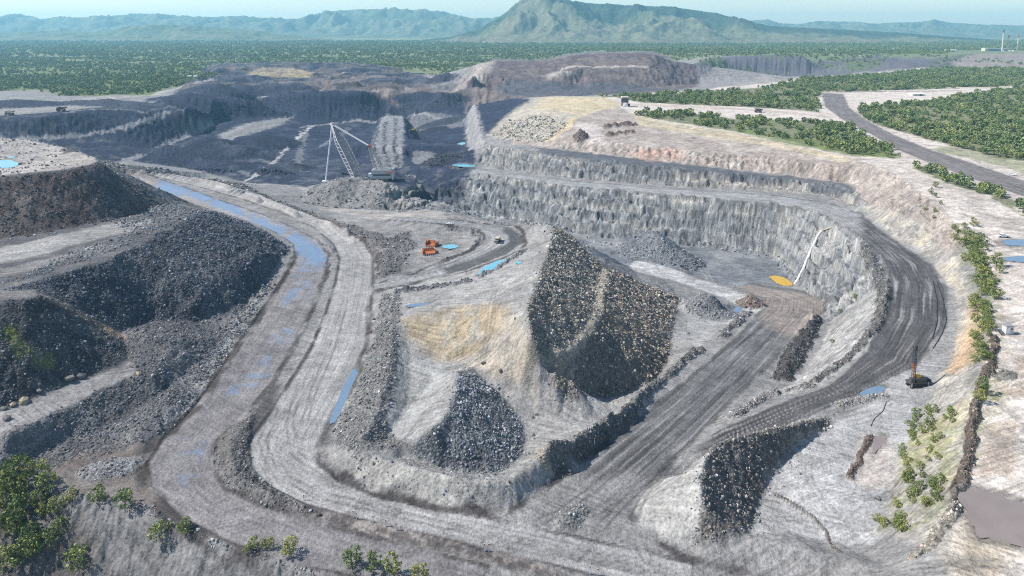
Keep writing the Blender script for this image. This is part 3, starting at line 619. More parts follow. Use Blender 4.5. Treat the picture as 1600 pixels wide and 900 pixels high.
paint(RDS['ramp'][0] * mask([(1150,440),(1300,450),(1300,500),(1230,530),(1190,500)], 8), (.26,.215,.185), .7)
paint(RDS['outer'][0] * mask([(200,268),(260,290),(420,338),(470,375),(450,395),(350,340),(196,275)], 4), (.33,.30,.275), .6)
paint(RDS['branch'][0] * mask([(765,345),(815,358),(822,385),(790,400),(700,428),(690,420),(760,398),(795,378),(790,362)], 2.5), (.07,.07,.072), .85)
paint(mask([(790,800),(960,835),(1010,830),(990,790),(1030,745),(960,740),(880,780)], 6), (.22,.215,.21), .5)
JD = mask([(455,782),(520,800),(680,840),(850,882),(900,905),(840,900),(690,862),(540,828),(440,798)], 2.5); paint(JD, (.085,.072,.066), .85); paint(JD * sstep(.1, .4, n3 + n2), (.26,.23,.21), .6)
for uv, w, k in [([(464,395),(440,442),(400,500),(352,570),(305,640),(244,690),(222,725),(226,765),(262,808),(320,846),(420,884)], 4.2, .9), ([(586,395),(590,415),(588,432)], 4, .85), ([(577,545),(545,612),(512,680),(506,715),(520,742),(600,776),(700,799),(790,803)], 2.8, .9), ([(575,480),(578,520)], 3, .6), ([(395,650),(386,690),(380,715),(396,750),(440,785)], 2.0, .85), ([(985,800),(990,825),(1060,868),(1200,905)], 2.6, .85), ([(505,380),(516,400),(512,430),(500,450)], 2.2, .8), ([(800,800),(870,752),(950,692)], 2.4, .8), ([(592,441),(650,426),(700,408),(742,388),(757,373),(746,359),(700,351),(640,346)], 2.4, .9), ([(590,455),(660,441),(732,423),(792,400),(822,382),(816,364),(770,351),(700,343)], 3.4, .9), ([(240,271),(330,281),(400,300),(470,328),(540,356),(575,380)], 2.6, .9)]:
    D, s_, _ = band(uv, w * 3); paint((1 - sstep(w * .45, w, D + .5 * n2)) * sstep(-.6, .1, nsub(D, s_ / 18, w, 111)), (.05,.043,.041), k)
LANE = np.maximum.reduce([r_[0] for r_ in RDS.values()])
for uv in [[(760,848),(880,800),(1000,705),(1100,618),(1200,530)], [(800,858),(930,800),(1040,735),(1150,685),(1280,632)], [(1010,872),(985,820),(1010,770),(1085,712),(1200,668)], [(840,820),(920,770),(1015,690),(1090,640)], [(900,872),(950,810),(1050,715)], [(700,830),(850,862),(1000,890)], [(560,790),(700,822),(860,855),(1050,895)], [(430,640),(410,690),(425,735),(500,775),(620,800)], [(470,600),(452,660),(462,710),(530,755),(650,785)], [(540,470),(520,540),(490,610),(470,680)]]:
    D, s_, _ = band(uv, 9, warp=False); j_ = np.nonzero(D < 9)[0]; m = np.zeros(N); wv = .6 * noise(s_[j_] / 40, s_[j_] * 0, 7)
    m[j_] = np.exp(-((np.abs(D[j_] + wv) - 1.7) / .6) ** 2) * sstep(-.5, .2, noise(s_[j_] / 22, s_[j_] * 0 + 2, 8)); paint(m, (.065,.062,.062), .6)
# wet strips on the roads
wt = mask([(205,277),(250,282),(330,305),(420,345),(470,368),(500,385),(512,405),(500,425),(482,412),(450,378),(380,340),(290,305)], 6) * sstep(-.95, .05, noise(X0 / 14, Y0 / 40, 92) + .4 * n2)
wt2 = 0
for uv, w in [([(485,400),(480,430),(470,450),(455,480)], 9), ([(445,520),(425,560),(400,590),(372,610)], 7), ([(300,690),(296,720),(300,745)], 6)]:
    D, _, _ = band(uv, w * 3); wt2 = np.maximum(wt2, (1 - sstep(w * .5, w * 1.4, D)) * sstep(-.2, .7, noise(X0 / 9, Y0 / 6, 91) + .5 * n1))
e_out = RDS['outer'][0]
WET = np.maximum(wt * .78, wt2 * .5) * e_out

# rubble
for m, k, rc in [(H1, .5, (.10,.085,.085)), (H2, 1.0, (.128,.132,.15)), (H3, .8, (.13,.13,.135)), (H4, 1.0, (.30,.268,.228)), (H5, .95, (.275,.24,.20)), (H6, 1.0, (.24,.25,.262)), (H7, .95, (.215,.20,.182)), (WB, .75, (.205,.2,.192)),
                 (MID, .6, (.17,.162,.158)), (BERM0, .5, (.175,.165,.16)), (MND, .3, (.2,.2,.2)), (BLAST * mask([(762,213),(795,190),(845,178),(892,192),(850,224),(800,221)], 4), .6, (.33,.30,.255))]:
    RUB = np.maximum(RUB, m * k * (1 - LANE)); RCOL[m > .5] = rc
for m_, uv in [(H4, [(862,345),(955,415),(948,485),(905,548),(835,575),(815,480)]), (H5, [(945,408),(1080,462),(1062,580),(1030,608),(890,640),(850,610)]), (H6, [(705,572),(695,650),(618,704),(735,756),(838,712),(838,680),(800,610)]), (H7, [(1310,648),(1120,680),(1085,720),(1080,855),(1185,848),(1205,790),(1228,740),(1320,668)]), (H1, [(-200,300),(165,253),(275,322),(170,355),(-200,420)])]:
    k_ = mask(uv, 7) * sstep(-.3, .5, n2 + .6 * n1) * (1 - LANE) * (Y0 < 900); RUB = np.maximum(RUB, k_ * .22)
D, _, _ = band([(700,331),(790,346),(880,362),(1000,377),(1100,384),(1210,401),(1238,440)], 30); tk = (1 - sstep(3, 10, D + 4 * n2)) * sstep(-.2, .4, n1 + n2); RUB = np.maximum(RUB, tk * .5); RCOL[tk > .3] = (.24,.24,.24)
RUBL = mask([(195,515),(240,500),(300,502),(350,490),(385,470),(440,405),(450,390),(380,530),(335,600),(300,650),(215,690),(60,735),(-100,760),(-100,735),(60,662),(180,600),(215,580),(200,560)], 3) * (1 - LANE)
RUB = np.maximum(RUB, RUBL * .75); RCOL[RUBL > .5] = (.15,.148,.152)
TOE = np.maximum(mask([(170,345),(255,318),(330,331),(300,341),(240,362),(180,392),(60,430),(0,445),(100,400),(200,365)], 3), 0); RUB = np.maximum(RUB, TOE * .55)
BENCH = 1 - sstep(2.2, 4.0, band([(942,421),(936,451),(934,480),(920,509),(895,538),(866,559)], 10)[0] + .8 + n2); paint(BENCH, (.30,.265,.215), .85); RUB *= 1 - BENCH * .6
STONY = mask([(556,706),(800,750),(790,798),(600,772),(520,735)], 3); RUB = np.maximum(RUB, STONY * .15 * (1 - LANE)); RUB = np.maximum(RUB, mask([(60,760),(200,795),(330,850),(520,915),(500,900),(330,838),(200,780)], 2) * .5 * (1 - LANE))

# ------------------------------------------------------------------ relief: rills down the faces, rubble, fine unevenness
gz_y, gz_x = np.gradient(BASEZ); gx = np.gradient(GX, axis=1); gy = np.gradient(GY, axis=0)
sx = gz_x / gx; sy = gz_y / gy - sx * np.gradient(GX, axis=0) / gy
slope = blur(np.hypot(sx, sy), 3).ravel(); ang = np.arctan2(blur(sy, 4), blur(sx, 4)).ravel()
rill = np.zeros(N)
for th in np.arange(4) * np.pi / 4:
    w = np.clip(np.cos(2 * (ang - th)), 0, 1) ** 2
    al = X0 * math.cos(th) + Y0 * math.sin(th); ac = -X0 * math.sin(th) + Y0 * math.cos(th)
    sc = np.clip(Y0 / 500, .55, 4)
    rill += w * ((1 - 2.2 * np.abs(noise(ac / (6 * sc) + 1.2 * n1, al / (26 * sc), 61))) * .75 + .6 * noise(ac / (2.6 * sc), al / (9 * sc), 66))
steep = sstep(.22, .5, slope)
sc = np.clip(Y0 / 500, .55, 4)
rill += 1.1 * (.6 - 2 * np.abs(fbm(X0, Y0, 11 * 1.6, 3, 71))) + .8 * noise(X0 / (3.4 * sc), Y0 / (3.4 * sc), 73)
Z = BASEZ.ravel() + cz + wind * .8
Z += rill * steep * RILL * np.clip(Y0 / 480, .5, 3.2) * .95
WW = np.maximum(WALL, WALL2) * (1 - LANE)
fr = Z / 12 + .45 * n1 + .12 * n2; fr -= np.floor(fr); Z += WW * steep * 12 * .95 * (sstep(.42, .72, fr) - fr)
blk = noise(X0 / 8 + .8 * n2, Z / 3.2 + .3 * n2, 97) + .7 * noise(X0 / 3.4, Z / 1.9, 98); Z += np.maximum(WW, .6 * UP * steep) * steep * 1.9 * np.where(blk > 0, np.sqrt(np.abs(blk)), -np.sqrt(np.abs(blk)))
ROCKY = np.maximum.reduce([WW, RB * .5, SLP * .6, UP * .4, FG * .3]) * steep
C *= (1 + ROCKY * np.clip(.55 * noise(X0 / 3.2, Y0 / 2.2 + Z / 3, 101) + .45 * noise(X0 / 1.5, Z / 1.6, 102) + .3 * n2, -.75, .9))[:, None]
Z += AMP * (n3 + .7 * n2) + .5 * n1 * (AMP > .15)
Z += RUB * (.55 * fbm(X0, Y0, 3.2, 3, 81) + .45 * np.abs(noise(X0 / 1.4, Y0 / 1.4, 88)) + .5 * n2) * np.clip(Y0 / 400, .7, 2)
Z += steep * (1 - LANE) * (.8 * n2 + .4 * n3) * np.clip(Y0 / 600, .6, 2.5)
spl = (Y0 > 1900) * FARP; rg = np.abs(noise(X0 / 130 + .5 * nb, Y0 / 90, 151)); Z += spl * 34 * (.35 - rg) + BIGD * steep * 5 * (.3 - np.abs(noise(X0 / 26, Y0 / 200, 155)))
Z += FARP * (1.6 * n1 + 1.1 * n2) * np.where(Y0 > 1900, 1, .45) * (1 - steep * .3) + BIGD * 2.5 * n1
# pools: a shallow basin under each sheet of water
POOLS = [
 ('long cyan puddle beside the curved branch road', 'cyan', [(744,428),(757,416),(772,409),(790,404),(797,406),(780,416),(760,428),(750,430)]),
 ('cyan puddle right of the orange buckets', 'cyan', [(688,385),(697,382),(708,381),(718,384),(712,388),(698,389)]),
 ('tiny cyan puddle near the platform edge', 'cyan', [(803,411),(810,408),(816,408),(812,413)]),
 ('thin blue puddle above the sandy slope', 'blue', [(632,477),(650,474),(668,473),(682,475),(660,478),(640,480)]),
 ('pale blue pool on the far left platform', 'cyan', [(-60,250),(0,250),(18,250),(32,255),(26,260),(8,263),(-60,264)]),
 ('small blue pool behind the larger pool on the far left platform', 'cyan', [(8,245),(18,244),(27,246),(16,247)]),
 ('upper blue puddle on the plateau at the right edge', 'blue', [(1562,377),(1580,374),(1620,375),(1660,376),(1660,384),(1600,385),(1570,383)]),
 ('lower blue puddle on the plateau at the right edge', 'blue', [(1566,403),(1585,400),(1620,400),(1660,402),(1660,411),(1600,410),(1575,408)]),
 ('blue puddle at the edge of the black bench road', 'blue', [(1338,618),(1352,608),(1370,603),(1388,603),(1380,613),(1362,620)]),
 ('long thin pool at the foot of the far high wall', 'cyan', [(703,257),(722,255),(745,258),(742,261),(712,260)]),
 ('small far pool in the coal pit', 'cyan', [(712,225),(722,222),(729,223),(724,227)]),
 ('yellow ochre pond at the foot of the white pipe', 'ochre', [(1200,432),(1214,430),(1230,436),(1243,446),(1222,447),(1210,440)]),
 ('large brown muddy puddle on the plateau track at bottom right', 'mud', [(1490,772),(1520,763),(1555,770),(1590,784),(1640,790),(1640,850),(1590,855),(1560,842),(1530,846),(1518,812)]),
 ('shallow pinkish puddle beside the brown berm', 'mud', [(1366,684),(1376,679),(1388,682),(1376,700),(1362,712)]),
 ('narrow blue puddle along the inner lane edge', 'blue', [(545,586),(556,574),(561,580),(550,604),(536,636),(522,664),(514,658),(528,622)]),
 ('small pale pool beside the brown cone heap', 'blue', [(1143,484),(1152,479),(1161,479),(1154,491)]),
]
PW = []
for lab, kind, uv in POOLS:
    zc = float(np.median([G(*p)[2] for p in uv])) + .05; g = [P(a, b, zc) for a, b in uv]
    m = mask(g, 1.2, warp=False, world=True); k = m > .05
    Z[k] = np.where(m[k] > .5, zc - .35 * m[k], np.minimum(Z[k], zc + .5)); RUB[k] *= 1 - m[k]
    if Y0[k].size and kind != 'ochre': paint(mask(g, 2.6, warp=True, world=True) * .0 + (mask([(p[0] + (p[0] - np.mean([q[0] for q in g])) * .22, p[1] + (p[1] - np.mean([q[1] for q in g])) * .22) for p in g], 1.6, world=True)), (.13,.12,.11), .7)
    PW.append((lab, kind, g, zc))
GZ = Z.reshape(NY, NX)
strata = noise(Z / 4.5 + .5 * n1, X0 / 260, 95); paint(np.maximum(WALL, WALL2) * steep * sstep(.1, .5, strata), (.10,.108,.12), .6); paint(np.maximum(WALL, WALL2) * steep * sstep(.15, .6, -strata), (.33,.315,.28), .5)
for zs, wz, cc in [(-74, 1.5, (.04,.042,.048)), (-58, 1.0, (.06,.062,.07)), (-88, 2.2, (.10,.105,.115)), (-52, 1.6, (.36,.34,.30))]:
    q_ = np.nonzero(WALL > .3)[0]; m = np.zeros(N); m[q_] = np.exp(-((Z[q_] - zs - 3.5 * n1[q_]) / wz) ** 2) * steep[q_] * WALL[q_] * sstep(-.7, .1, noise(X0[q_] / 40, X0[q_] * 0 + zs, 9)); paint(m, cc, .85)
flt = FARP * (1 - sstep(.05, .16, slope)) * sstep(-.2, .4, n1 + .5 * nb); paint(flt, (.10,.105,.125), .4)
# small value differences of the soil itself
C *= (1 + .16 * n1 + .13 * n2 + .08 * n3)[:, None]; C = np.clip(C, .02, .8)

# ------------------------------------------------------------------ which thing each patch belongs to
def heap(m, lab, cat='spoil heap', name='spoil_heap', g=None): return cls(m, name, dict(label=lab, category=cat, group=g))
def struct(m, name): return cls(m, name, None)
struct(PIT, 'pit_floor'); struct(np.maximum.reduce([WALL, WALL2]), 'high_wall')
heap(BLAST, 'tan mound of blasted rock at the far top end of the high wall', 'rock mound', 'blasted_rock_mound')
heap(BIGD, 'great terraced brown spoil dump in the middle distance below the mountain')
heap(H1, 'brownish black spoil face below the pale platform with a pool, far left')
heap(H2, 'large dark grey rock face left of the bend in the haul road')
heap(H3, 'dark spoil face with a brown streak and green weeds at the left edge')
heap(H4, 'upper tier of the big brown-grey tip in the centre, below the platform edge')
heap(H5, 'lower tier of the big brown-grey tip in the centre, above the pit ramp')
heap(H6, 'pile of blue-grey broken rock inside the road loop, bottom centre', 'rock pile', 'rock_pile')
heap(H7, 'curved dark rock tip beside the pale flat at bottom right')
heap(MND, 'smooth grey mound hiding the foot of the dragline')
for m, lab in [(K1, 'small brown cone heap at the top bend of the pit ramp'), (K2, 'small grey heap on the pale ledge above the pit ramp'), (K3, 'pointed grey heap standing on the pit floor'), (K4, 'tiny earth heap with a marker post in the road junction'),
               (K5, 'low pile of grey stones left of the haul road curve'), (K6, 'small pointed earth heap beside the pit ramp berm'), (K8, 'dark brown heap on the pale upper bench of the high wall'), (K9, 'little dark heap on the tan plateau at right')]:
    heap(m, lab, 'heap', 'earth_heap')
for (lab, uv, h, w, col, rb), k in zip(BERMS, BK): heap(k.astype(float), lab, 'berm', 'rock_berm')
heap(MID, 'curved stony island between the two lanes of the haul road', 'berm', 'road_median')
heap(BERM0 * (1 - LANE), 'long rubble ridge along the far side of the haul road', 'berm', 'rubble_ridge')
for key in ('outer', 'inner', 'branch', 'ramp', 'bench', 'highway'): struct(RDS[key][0], 'haul_road')

# ------------------------------------------------------------------ soil material and the ground meshes
def mat(name):
    m = bpy.data.materials.new(name); m.use_nodes = True
    return m, m.node_tree.nodes, m.node_tree.links, m.node_tree.nodes['Principled BSDF']
def soil():
    m, n, l, b = mat('soil')
    def nd(t, **k):
        x = n.new(t)
        for a, v in k.items(): setattr(x, a, v)
        return x
    def math_(op, a, b_=None):
        x = nd('ShaderNodeMath', operation=op)
        for i, q in enumerate((a, b_)):
            if q is None: continue
            if hasattr(q, 'links'): l.new(q, x.inputs[i])
            else: x.inputs[i].default_value = q
        return x.outputs[0]
    at = nd('ShaderNodeAttribute', attribute_name='col'); ra = nd('ShaderNodeAttribute', attribute_name='surf'); uv = nd('ShaderNodeAttribute', attribute_name='lane')
    sep = nd('ShaderNodeSeparateColor'); l.new(ra.outputs['Color'], sep.inputs[0])      # rubble, wet, lane weight
    geo = nd('ShaderNodeNewGeometry')
    def nz(scale, detail=4, vec=None):
        x = nd('ShaderNodeTexNoise'); x.inputs['Scale'].default_value = scale; x.inputs['Detail'].default_value = detail; x.inputs['Roughness'].default_value = .62
        l.new(vec or geo.outputs['Position'], x.inputs['Vector']); return x.outputs['Fac']
    f1 = nz(.8, 6); f2 = nz(.12, 5); 
    mp = nd('ShaderNodeMapping'); mp.inputs['Scale'].default_value = (.012, .55, 1); l.new(uv.outputs['Vector'], mp.inputs['Vector']); fs = nz(1.0, 5, mp.outputs[0])
    vo = nd('ShaderNodeTexVoronoi'); vo.inputs['Scale'].default_value = .75; l.new(geo.outputs['Position'], vo.inputs['Vector'])
    sv = nd('ShaderNodeSeparateColor'); l.new(vo.outputs['Color'], sv.inputs[0])
    # brightness of the soil: fine grit, patches, wheel tracks along the lanes, single stones
    k = math_('MULTIPLY_ADD', f1, .9); n.active = None
    def scrape(rot, seed):
        m_ = nd('ShaderNodeMapping'); m_.inputs['Rotation'].default_value = (0, 0, rot); m_.inputs['Location'].default_value = (seed, seed, 0); m_.inputs['Scale'].default_value = (.035, .5, .0); m_.vector_type = 'POINT'
        mr_ = nd('ShaderNodeMapping'); mr_.inputs['Rotation'].default_value = (0, 0, rot); l.new(geo.outputs['Position'], mr_.inputs['Vector']); m_.inputs['Rotation'].default_value = (0, 0, 0); l.new(mr_.outputs[0], m_.inputs['Vector']); return nz(1.0, 4, m_.outputs[0])
    sm_ = nd('ShaderNodeMapRange'); sm_.inputs[1].default_value = .44; sm_.inputs[2].default_value = .56; l.new(nz(.018, 2), sm_.inputs[0])
    mxs = nd('ShaderNodeMix', data_type='FLOAT'); l.new(sm_.outputs[0], mxs.inputs['Factor']); l.new(scrape(.55, 3), mxs.inputs['A']); l.new(scrape(-.35, 40), mxs.inputs['B'])
    scr = math_('MULTIPLY', math_('SUBTRACT', mxs.outputs['Result'], .5), math_('SUBTRACT', 1.0, math_('MAXIMUM', sep.outputs[0], sep.outputs[2])))
    k1 = math_('ADD', math_('ADD', math_('MULTIPLY', math_('SUBTRACT', f1, .5), 1.7), math_('MULTIPLY', scr, 1.9)), 1.0)
    k2 = math_('ADD', math_('MULTIPLY', math_('SUBTRACT', f2, .5), 1.1), 1.0)
    trk = math_('ADD', math_('MULTIPLY', math_('SUBTRACT', fs, .5), math_('MULTIPLY', sep.outputs[2], 1.9)), 1.0)
    st = math_('ADD', math_('MULTIPLY', math_('SUBTRACT', sv.outputs[0], .45), math_('MULTIPLY', sep.outputs[0], .8)), 1.0)
    tot = math_('MAXIMUM', math_('MULTIPLY', math_('MULTIPLY', k1, k2), math_('MULTIPLY', trk, st)), .25)
    vm = nd('ShaderNodeVectorMath', operation='SCALE'); l.new(at.outputs['Color'], vm.inputs[0]); l.new(tot, vm.inputs['Scale'])
    mixw = nd('ShaderNodeMix', data_type='RGBA'); l.new(sep.outputs[1], mixw.inputs['Factor']); l.new(vm.outputs[0], mixw.inputs['A']); mixw.inputs['B'].default_value = (.13, .21, .33, 1)  # wet lane: blue sky reflection put into the base colour
    l.new(mixw.outputs['Result'], b.inputs['Base Color'])
    ro = math_('SUBTRACT', .92, math_('MULTIPLY', sep.outputs[1], .78)); l.new(ro, b.inputs['Roughness']); b.inputs['Specular IOR Level'].default_value = .12
    dry = math_('SUBTRACT', 1.0, sep.outputs[1])
    bp = nd('ShaderNodeBump'); l.new(math_('MULTIPLY', dry, .75), bp.inputs['Strength']); bp.inputs['Distance'].default_value = 1.3
    h = math_('ADD', math_('MULTIPLY', f1, .9), math_('MULTIPLY', math_('SUBTRACT', 1.0, vo.outputs['Distance']), math_('MULTIPLY', sep.outputs[0], .9)))
    h2 = math_('ADD', h, math_('MULTIPLY', fs, math_('MULTIPLY', sep.outputs[2], .5)))
    l.new(h2, bp.inputs['Height']); l.new(bp.outputs[0], b.inputs['Normal'])
    return m
SOIL = soil()
V = np.stack([X0, Y0, Z], -1)
idx = np.arange(N).reshape(NY, NX)
Q = np.stack([idx[:-1, :-1], idx[:-1, 1:], idx[1:, 1:], idx[1:, :-1]], -1).reshape(-1, 4)
FC = CLS[Q[:, 0]]
def mesh_from(name, v, q, mtl, attrs=None, smooth=True):
    me = bpy.data.meshes.new(name); k = q.shape[1]
    me.vertices.add(len(v)); me.vertices.foreach_set('co', np.ascontiguousarray(v, np.float32).ravel())
    me.loops.add(q.size); me.loops.foreach_set('vertex_index', q.ravel().astype(np.int32))
    me.polygons.add(len(q)); me.polygons.foreach_set('loop_start', np.arange(0, q.size, k, dtype=np.int32))
    if smooth: me.polygons.foreach_set('use_smooth', np.ones(len(q), bool))
    me.update(calc_edges=True)
    for an, (ty, arr) in (attrs or {}).items():
        a = me.attributes.new(an, ty, 'POINT')
        a.data.foreach_set('color' if ty == 'FLOAT_COLOR' else 'vector', np.ascontiguousarray(arr, np.float32).ravel())
    me.materials.append(mtl)
    return me
def tag(o, label=None, cat=None, group=None, kind=None):
    if label: o['label'] = label
    if cat: o['category'] = cat
    if group: o['group'] = group
    if kind: o['kind'] = kind
    return o
one = np.ones((N, 1)); CA = np.hstack([C, one]); SA = np.hstack([RUB[:, None], WET[:, None], STK[:, None], one]); UA = np.hstack([UVR, one * 0])
PATCH = {}
for k, (name, info) in CLN.items():
    q = Q[FC == k]
    if len(q) < 4: print('EMPTY', k, name, info); continue
    u, inv = np.unique(q, return_inverse=True)
    me = mesh_from(name, V[u], inv.reshape(-1, 4), SOIL, {'col': ('FLOAT_COLOR', CA[u]), 'surf': ('FLOAT_COLOR', SA[u]), 'lane': ('FLOAT_VECTOR', UA[u])})
    o = bpy.data.objects.new(name, me); COL.objects.link(o); PATCH[k] = o
    if info is None: o['kind'] = 'structure'
    else: tag(o, info['label'], info['category'], info['group'])

# open ground beyond the surveyed fan, so that the land goes on to the sides and behind
def apron(edge, ox, oy):
    k = len(edge); vs, cs = [], []
    for a, b in zip(ox, oy):
        p = V[edge].copy(); p[:, 0] += a * np.clip(p[:, 1] / 400, 1, 30) if np.ndim(a) == 0 else a; p[:, 0] *= 1 - b / 45.; p[:, 1] += b; p[:, 2] += 1.5 * fbm(p[:, 0], p[:, 1], 60, 3, 205) * (abs(a) + abs(b) > 0); vs.append(p); cs.append(CA[edge])
    ii = np.arange(k * len(ox)).reshape(len(ox), k); q = np.stack([ii[:-1, :-1], ii[:-1, 1:], ii[1:, 1:], ii[1:, :-1]], -1).reshape(-1, 4)
    n_ = k * len(ox); sa = np.tile([[.1, 0, 0, 1.]], (n_, 1))
    if sum(ox) > 0 or sum(oy) < 0: q = q[:, ::-1]
    o = bpy.data.objects.new('ground', mesh_from('ground', np.concatenate(vs), q, SOIL, {'col': ('FLOAT_COLOR', np.concatenate(cs)), 'surf': ('FLOAT_COLOR', sa), 'lane': ('FLOAT_VECTOR', np.zeros((n_, 3)))})); COL.objects.link(o); tag(o, kind='structure')
apron(idx[::3, 0], (0, -12, -40, -120, -400, -1200), (0,) * 6); apron(idx[::3, -1], (0, 12, 40, 120, 400, 1200), (0,) * 6)
apron(idx[0, ::4], (0,) * 5, (0, -15, -60, -200, -900))
# ------------------------------------------------------------------ water
def simple(name, col, rough=.8, spec=.3, metal=0, var=.25, scale=.5, bump=0):
    m, n, l, b = mat(name)
    nz = n.new('ShaderNodeTexNoise'); nz.inputs['Scale'].default_value = scale; nz.inputs['Detail'].default_value = 5
    g = n.new('ShaderNodeNewGeometry'); l.new(g.outputs['Position'], nz.inputs['Vector'])
    mr = n.new('ShaderNodeMapRange'); mr.inputs[3].default_value = 1 - var; mr.inputs[4].default_value = 1 + var; l.new(nz.outputs['Fac'], mr.inputs[0])
    v = n.new('ShaderNodeVectorMath'); v.operation = 'SCALE'; v.inputs[0].default_value = col; l.new(mr.outputs[0], v.inputs['Scale'])
    l.new(v.outputs[0], b.inputs['Base Color']); b.inputs['Roughness'].default_value = rough; b.inputs['Specular IOR Level'].default_value = spec; b.inputs['Metallic'].default_value = metal
    if bump:
        bp = n.new('ShaderNodeBump'); bp.inputs['Strength'].default_value = bump; bp.inputs['Distance'].default_value = .3; l.new(nz.outputs['Fac'], bp.inputs['Height']); l.new(bp.outputs[0], b.inputs['Normal'])
    return m
WM = {'cyan': simple('water_cyan', (.15, .38, .46), .06, .6, 0, .12, .15), 'blue': simple('water_blue', (.14, .20, .27), .06, .6, 0, .15, .2),
      'ochre': simple('water_ochre', (.50, .30, .03), .08, .5, 0, .12, .3), 'mud': simple('water_mud', (.22, .18, .16), .10, .5, 0, .2, .15)}
for lab, kind, g, zc in PW:
    # rounded outline
    p = np.array([q[:2] for q in g])
    for _ in range(2):
        nx_ = np.roll(p, -1, 0); p = np.stack([p * .75 + nx_ * .25, p * .25 + nx_ * .75], 1).reshape(-1, 2)
    c = p.mean(0); e_ = np.roll(p, -1, 0) - np.roll(p, 1, 0); p = c + (p - c) * (1.0 + .10 * noise(p[:, 0] / 3, p[:, 1] / 3, 5)[:, None] + .05 * rng.standard_normal((len(p), 1)))
    v = np.vstack([np.hstack([p, np.full((len(p), 1), zc)]), [[c[0], c[1], zc]]]); k = len(p)
    q = np.array([[i, (i + 1) % k, k] for i in range(k)])
    if np.cross(p[1] - p[0], c - p[0]) < 0: q = q[:, ::-1]
    o = bpy.data.objects.new('puddle', mesh_from('puddle', v, q, WM[kind], smooth=False)); COL.objects.link(o); tag(o, kind='structure')

# ------------------------------------------------------------------ mountains
def mountain_mat():
    m, n, l, b = mat('mountain_bush')
    at = n.new('ShaderNodeAttribute'); at.attribute_name = 'col'
    g = n.new('ShaderNodeNewGeometry'); nz = n.new('ShaderNodeTexNoise'); nz.inputs['Scale'].default_value = .012; nz.inputs['Detail'].default_value = 6; nz.inputs['Roughness'].default_value = .7
    l.new(g.outputs['Position'], nz.inputs['Vector'])
    mr = n.new('ShaderNodeMapRange'); mr.inputs[1].default_value = .3; mr.inputs[2].default_value = .7; mr.inputs[3].default_value = .6; mr.inputs[4].default_value = 1.4; l.new(nz.outputs['Fac'], mr.inputs[0])
    v = n.new('ShaderNodeVectorMath'); v.operation = 'SCALE'; l.new(at.outputs['Color'], v.inputs[0]); l.new(mr.outputs[0], v.inputs['Scale']); l.new(v.outputs[0], b.inputs['Base Color'])
    b.inputs['Roughness'].default_value = .95; b.inputs['Specular IOR Level'].default_value = .1
    bp = n.new('ShaderNodeBump'); bp.inputs['Strength'].default_value = .9; bp.inputs['Distance'].default_value = 12; l.new(nz.outputs['Fac'], bp.inputs['Height']); l.new(bp.outputs[0], b.inputs['Normal'])
    return m
MTN = mountain_mat()
def mountain(name, sil, D, front, back, seed, tanside=None, nu=420, nt=90):
    us = np.array([p[0] for p in sil], float); vs = np.array([p[1] for p in sil], float)
    u = np.linspace(us[0], us[-1], nu); v = np.interp(u, us, vs)
    kern = np.array([1, 2, 3, 2, 1.]); kern /= kern.sum(); vp = np.pad(v, 2, mode='edge'); v = np.convolve(vp, kern, 'valid')
    v += .6 * noise(u / 9, u * 0 + seed, seed) + .35 * noise(u / 3, u * 0, seed + 1)
    d = np.stack([ray(a, b_) for a, b_ in zip(u, v)]); t = D / d[:, 1]; xc = d[:, 0] * t; zc = CAM_Z + d[:, 2] * t
    tt = np.concatenate([np.linspace(-1, 0, nt * 2 // 3), np.linspace(0, 1, nt // 3)[1:]])
    Tt, Xc = np.meshgrid(tt, xc, indexing='ij'); _, Zc = np.meshgrid(tt, zc, indexing='ij'); _, U = np.meshgrid(tt, u, indexing='ij')
    Yy = D + np.where(Tt < 0, Tt * front, Tt * back); Xx = Xc * (Yy / D)
    pr = np.where(Tt < 0, (1 + Tt), (1 - Tt)); pr = .35 * pr + .65 * pr ** 1.9
    base = 14.0
    amp = np.clip(Zc - base, 0, None)
    r = 1 - np.abs(noise(Xx / 620 + .7 * noise(Xx / 900, Yy / 900, seed + 5), Yy / 2400, seed + 2)) * 2
    r2 = fbm(Xx, Yy, 420, 5, seed + 3)
    mid = 4 * np.clip(pr, 0, 1) * (1 - np.clip(pr, 0, 1))
    Zz = base + amp * np.clip(pr + mid * (.34 * r + .24 * r2), 0, 1.0) + mid * amp * .05 * fbm(Xx, Yy, 120, 3, seed + 8) - 12 * (pr <= 0.02)
    col = np.empty(Zz.shape + (3,)); col[:] = (.10, .12, .06)
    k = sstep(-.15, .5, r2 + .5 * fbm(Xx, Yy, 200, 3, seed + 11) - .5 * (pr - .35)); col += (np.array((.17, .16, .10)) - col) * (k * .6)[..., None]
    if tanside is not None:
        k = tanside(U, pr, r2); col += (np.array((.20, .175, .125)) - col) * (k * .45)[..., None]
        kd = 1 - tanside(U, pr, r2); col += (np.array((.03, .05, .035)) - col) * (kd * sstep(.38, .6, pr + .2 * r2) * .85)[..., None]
    n_ = Zz.size; ii = np.arange(n_).reshape(Zz.shape); q = np.stack([ii[:-1, :-1], ii[:-1, 1:], ii[1:, 1:], ii[1:, :-1]], -1).reshape(-1, 4)
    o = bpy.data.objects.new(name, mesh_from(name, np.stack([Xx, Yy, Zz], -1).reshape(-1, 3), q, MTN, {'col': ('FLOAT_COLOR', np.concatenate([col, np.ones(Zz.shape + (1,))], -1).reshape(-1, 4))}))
    COL.objects.link(o); tag(o, kind='structure')
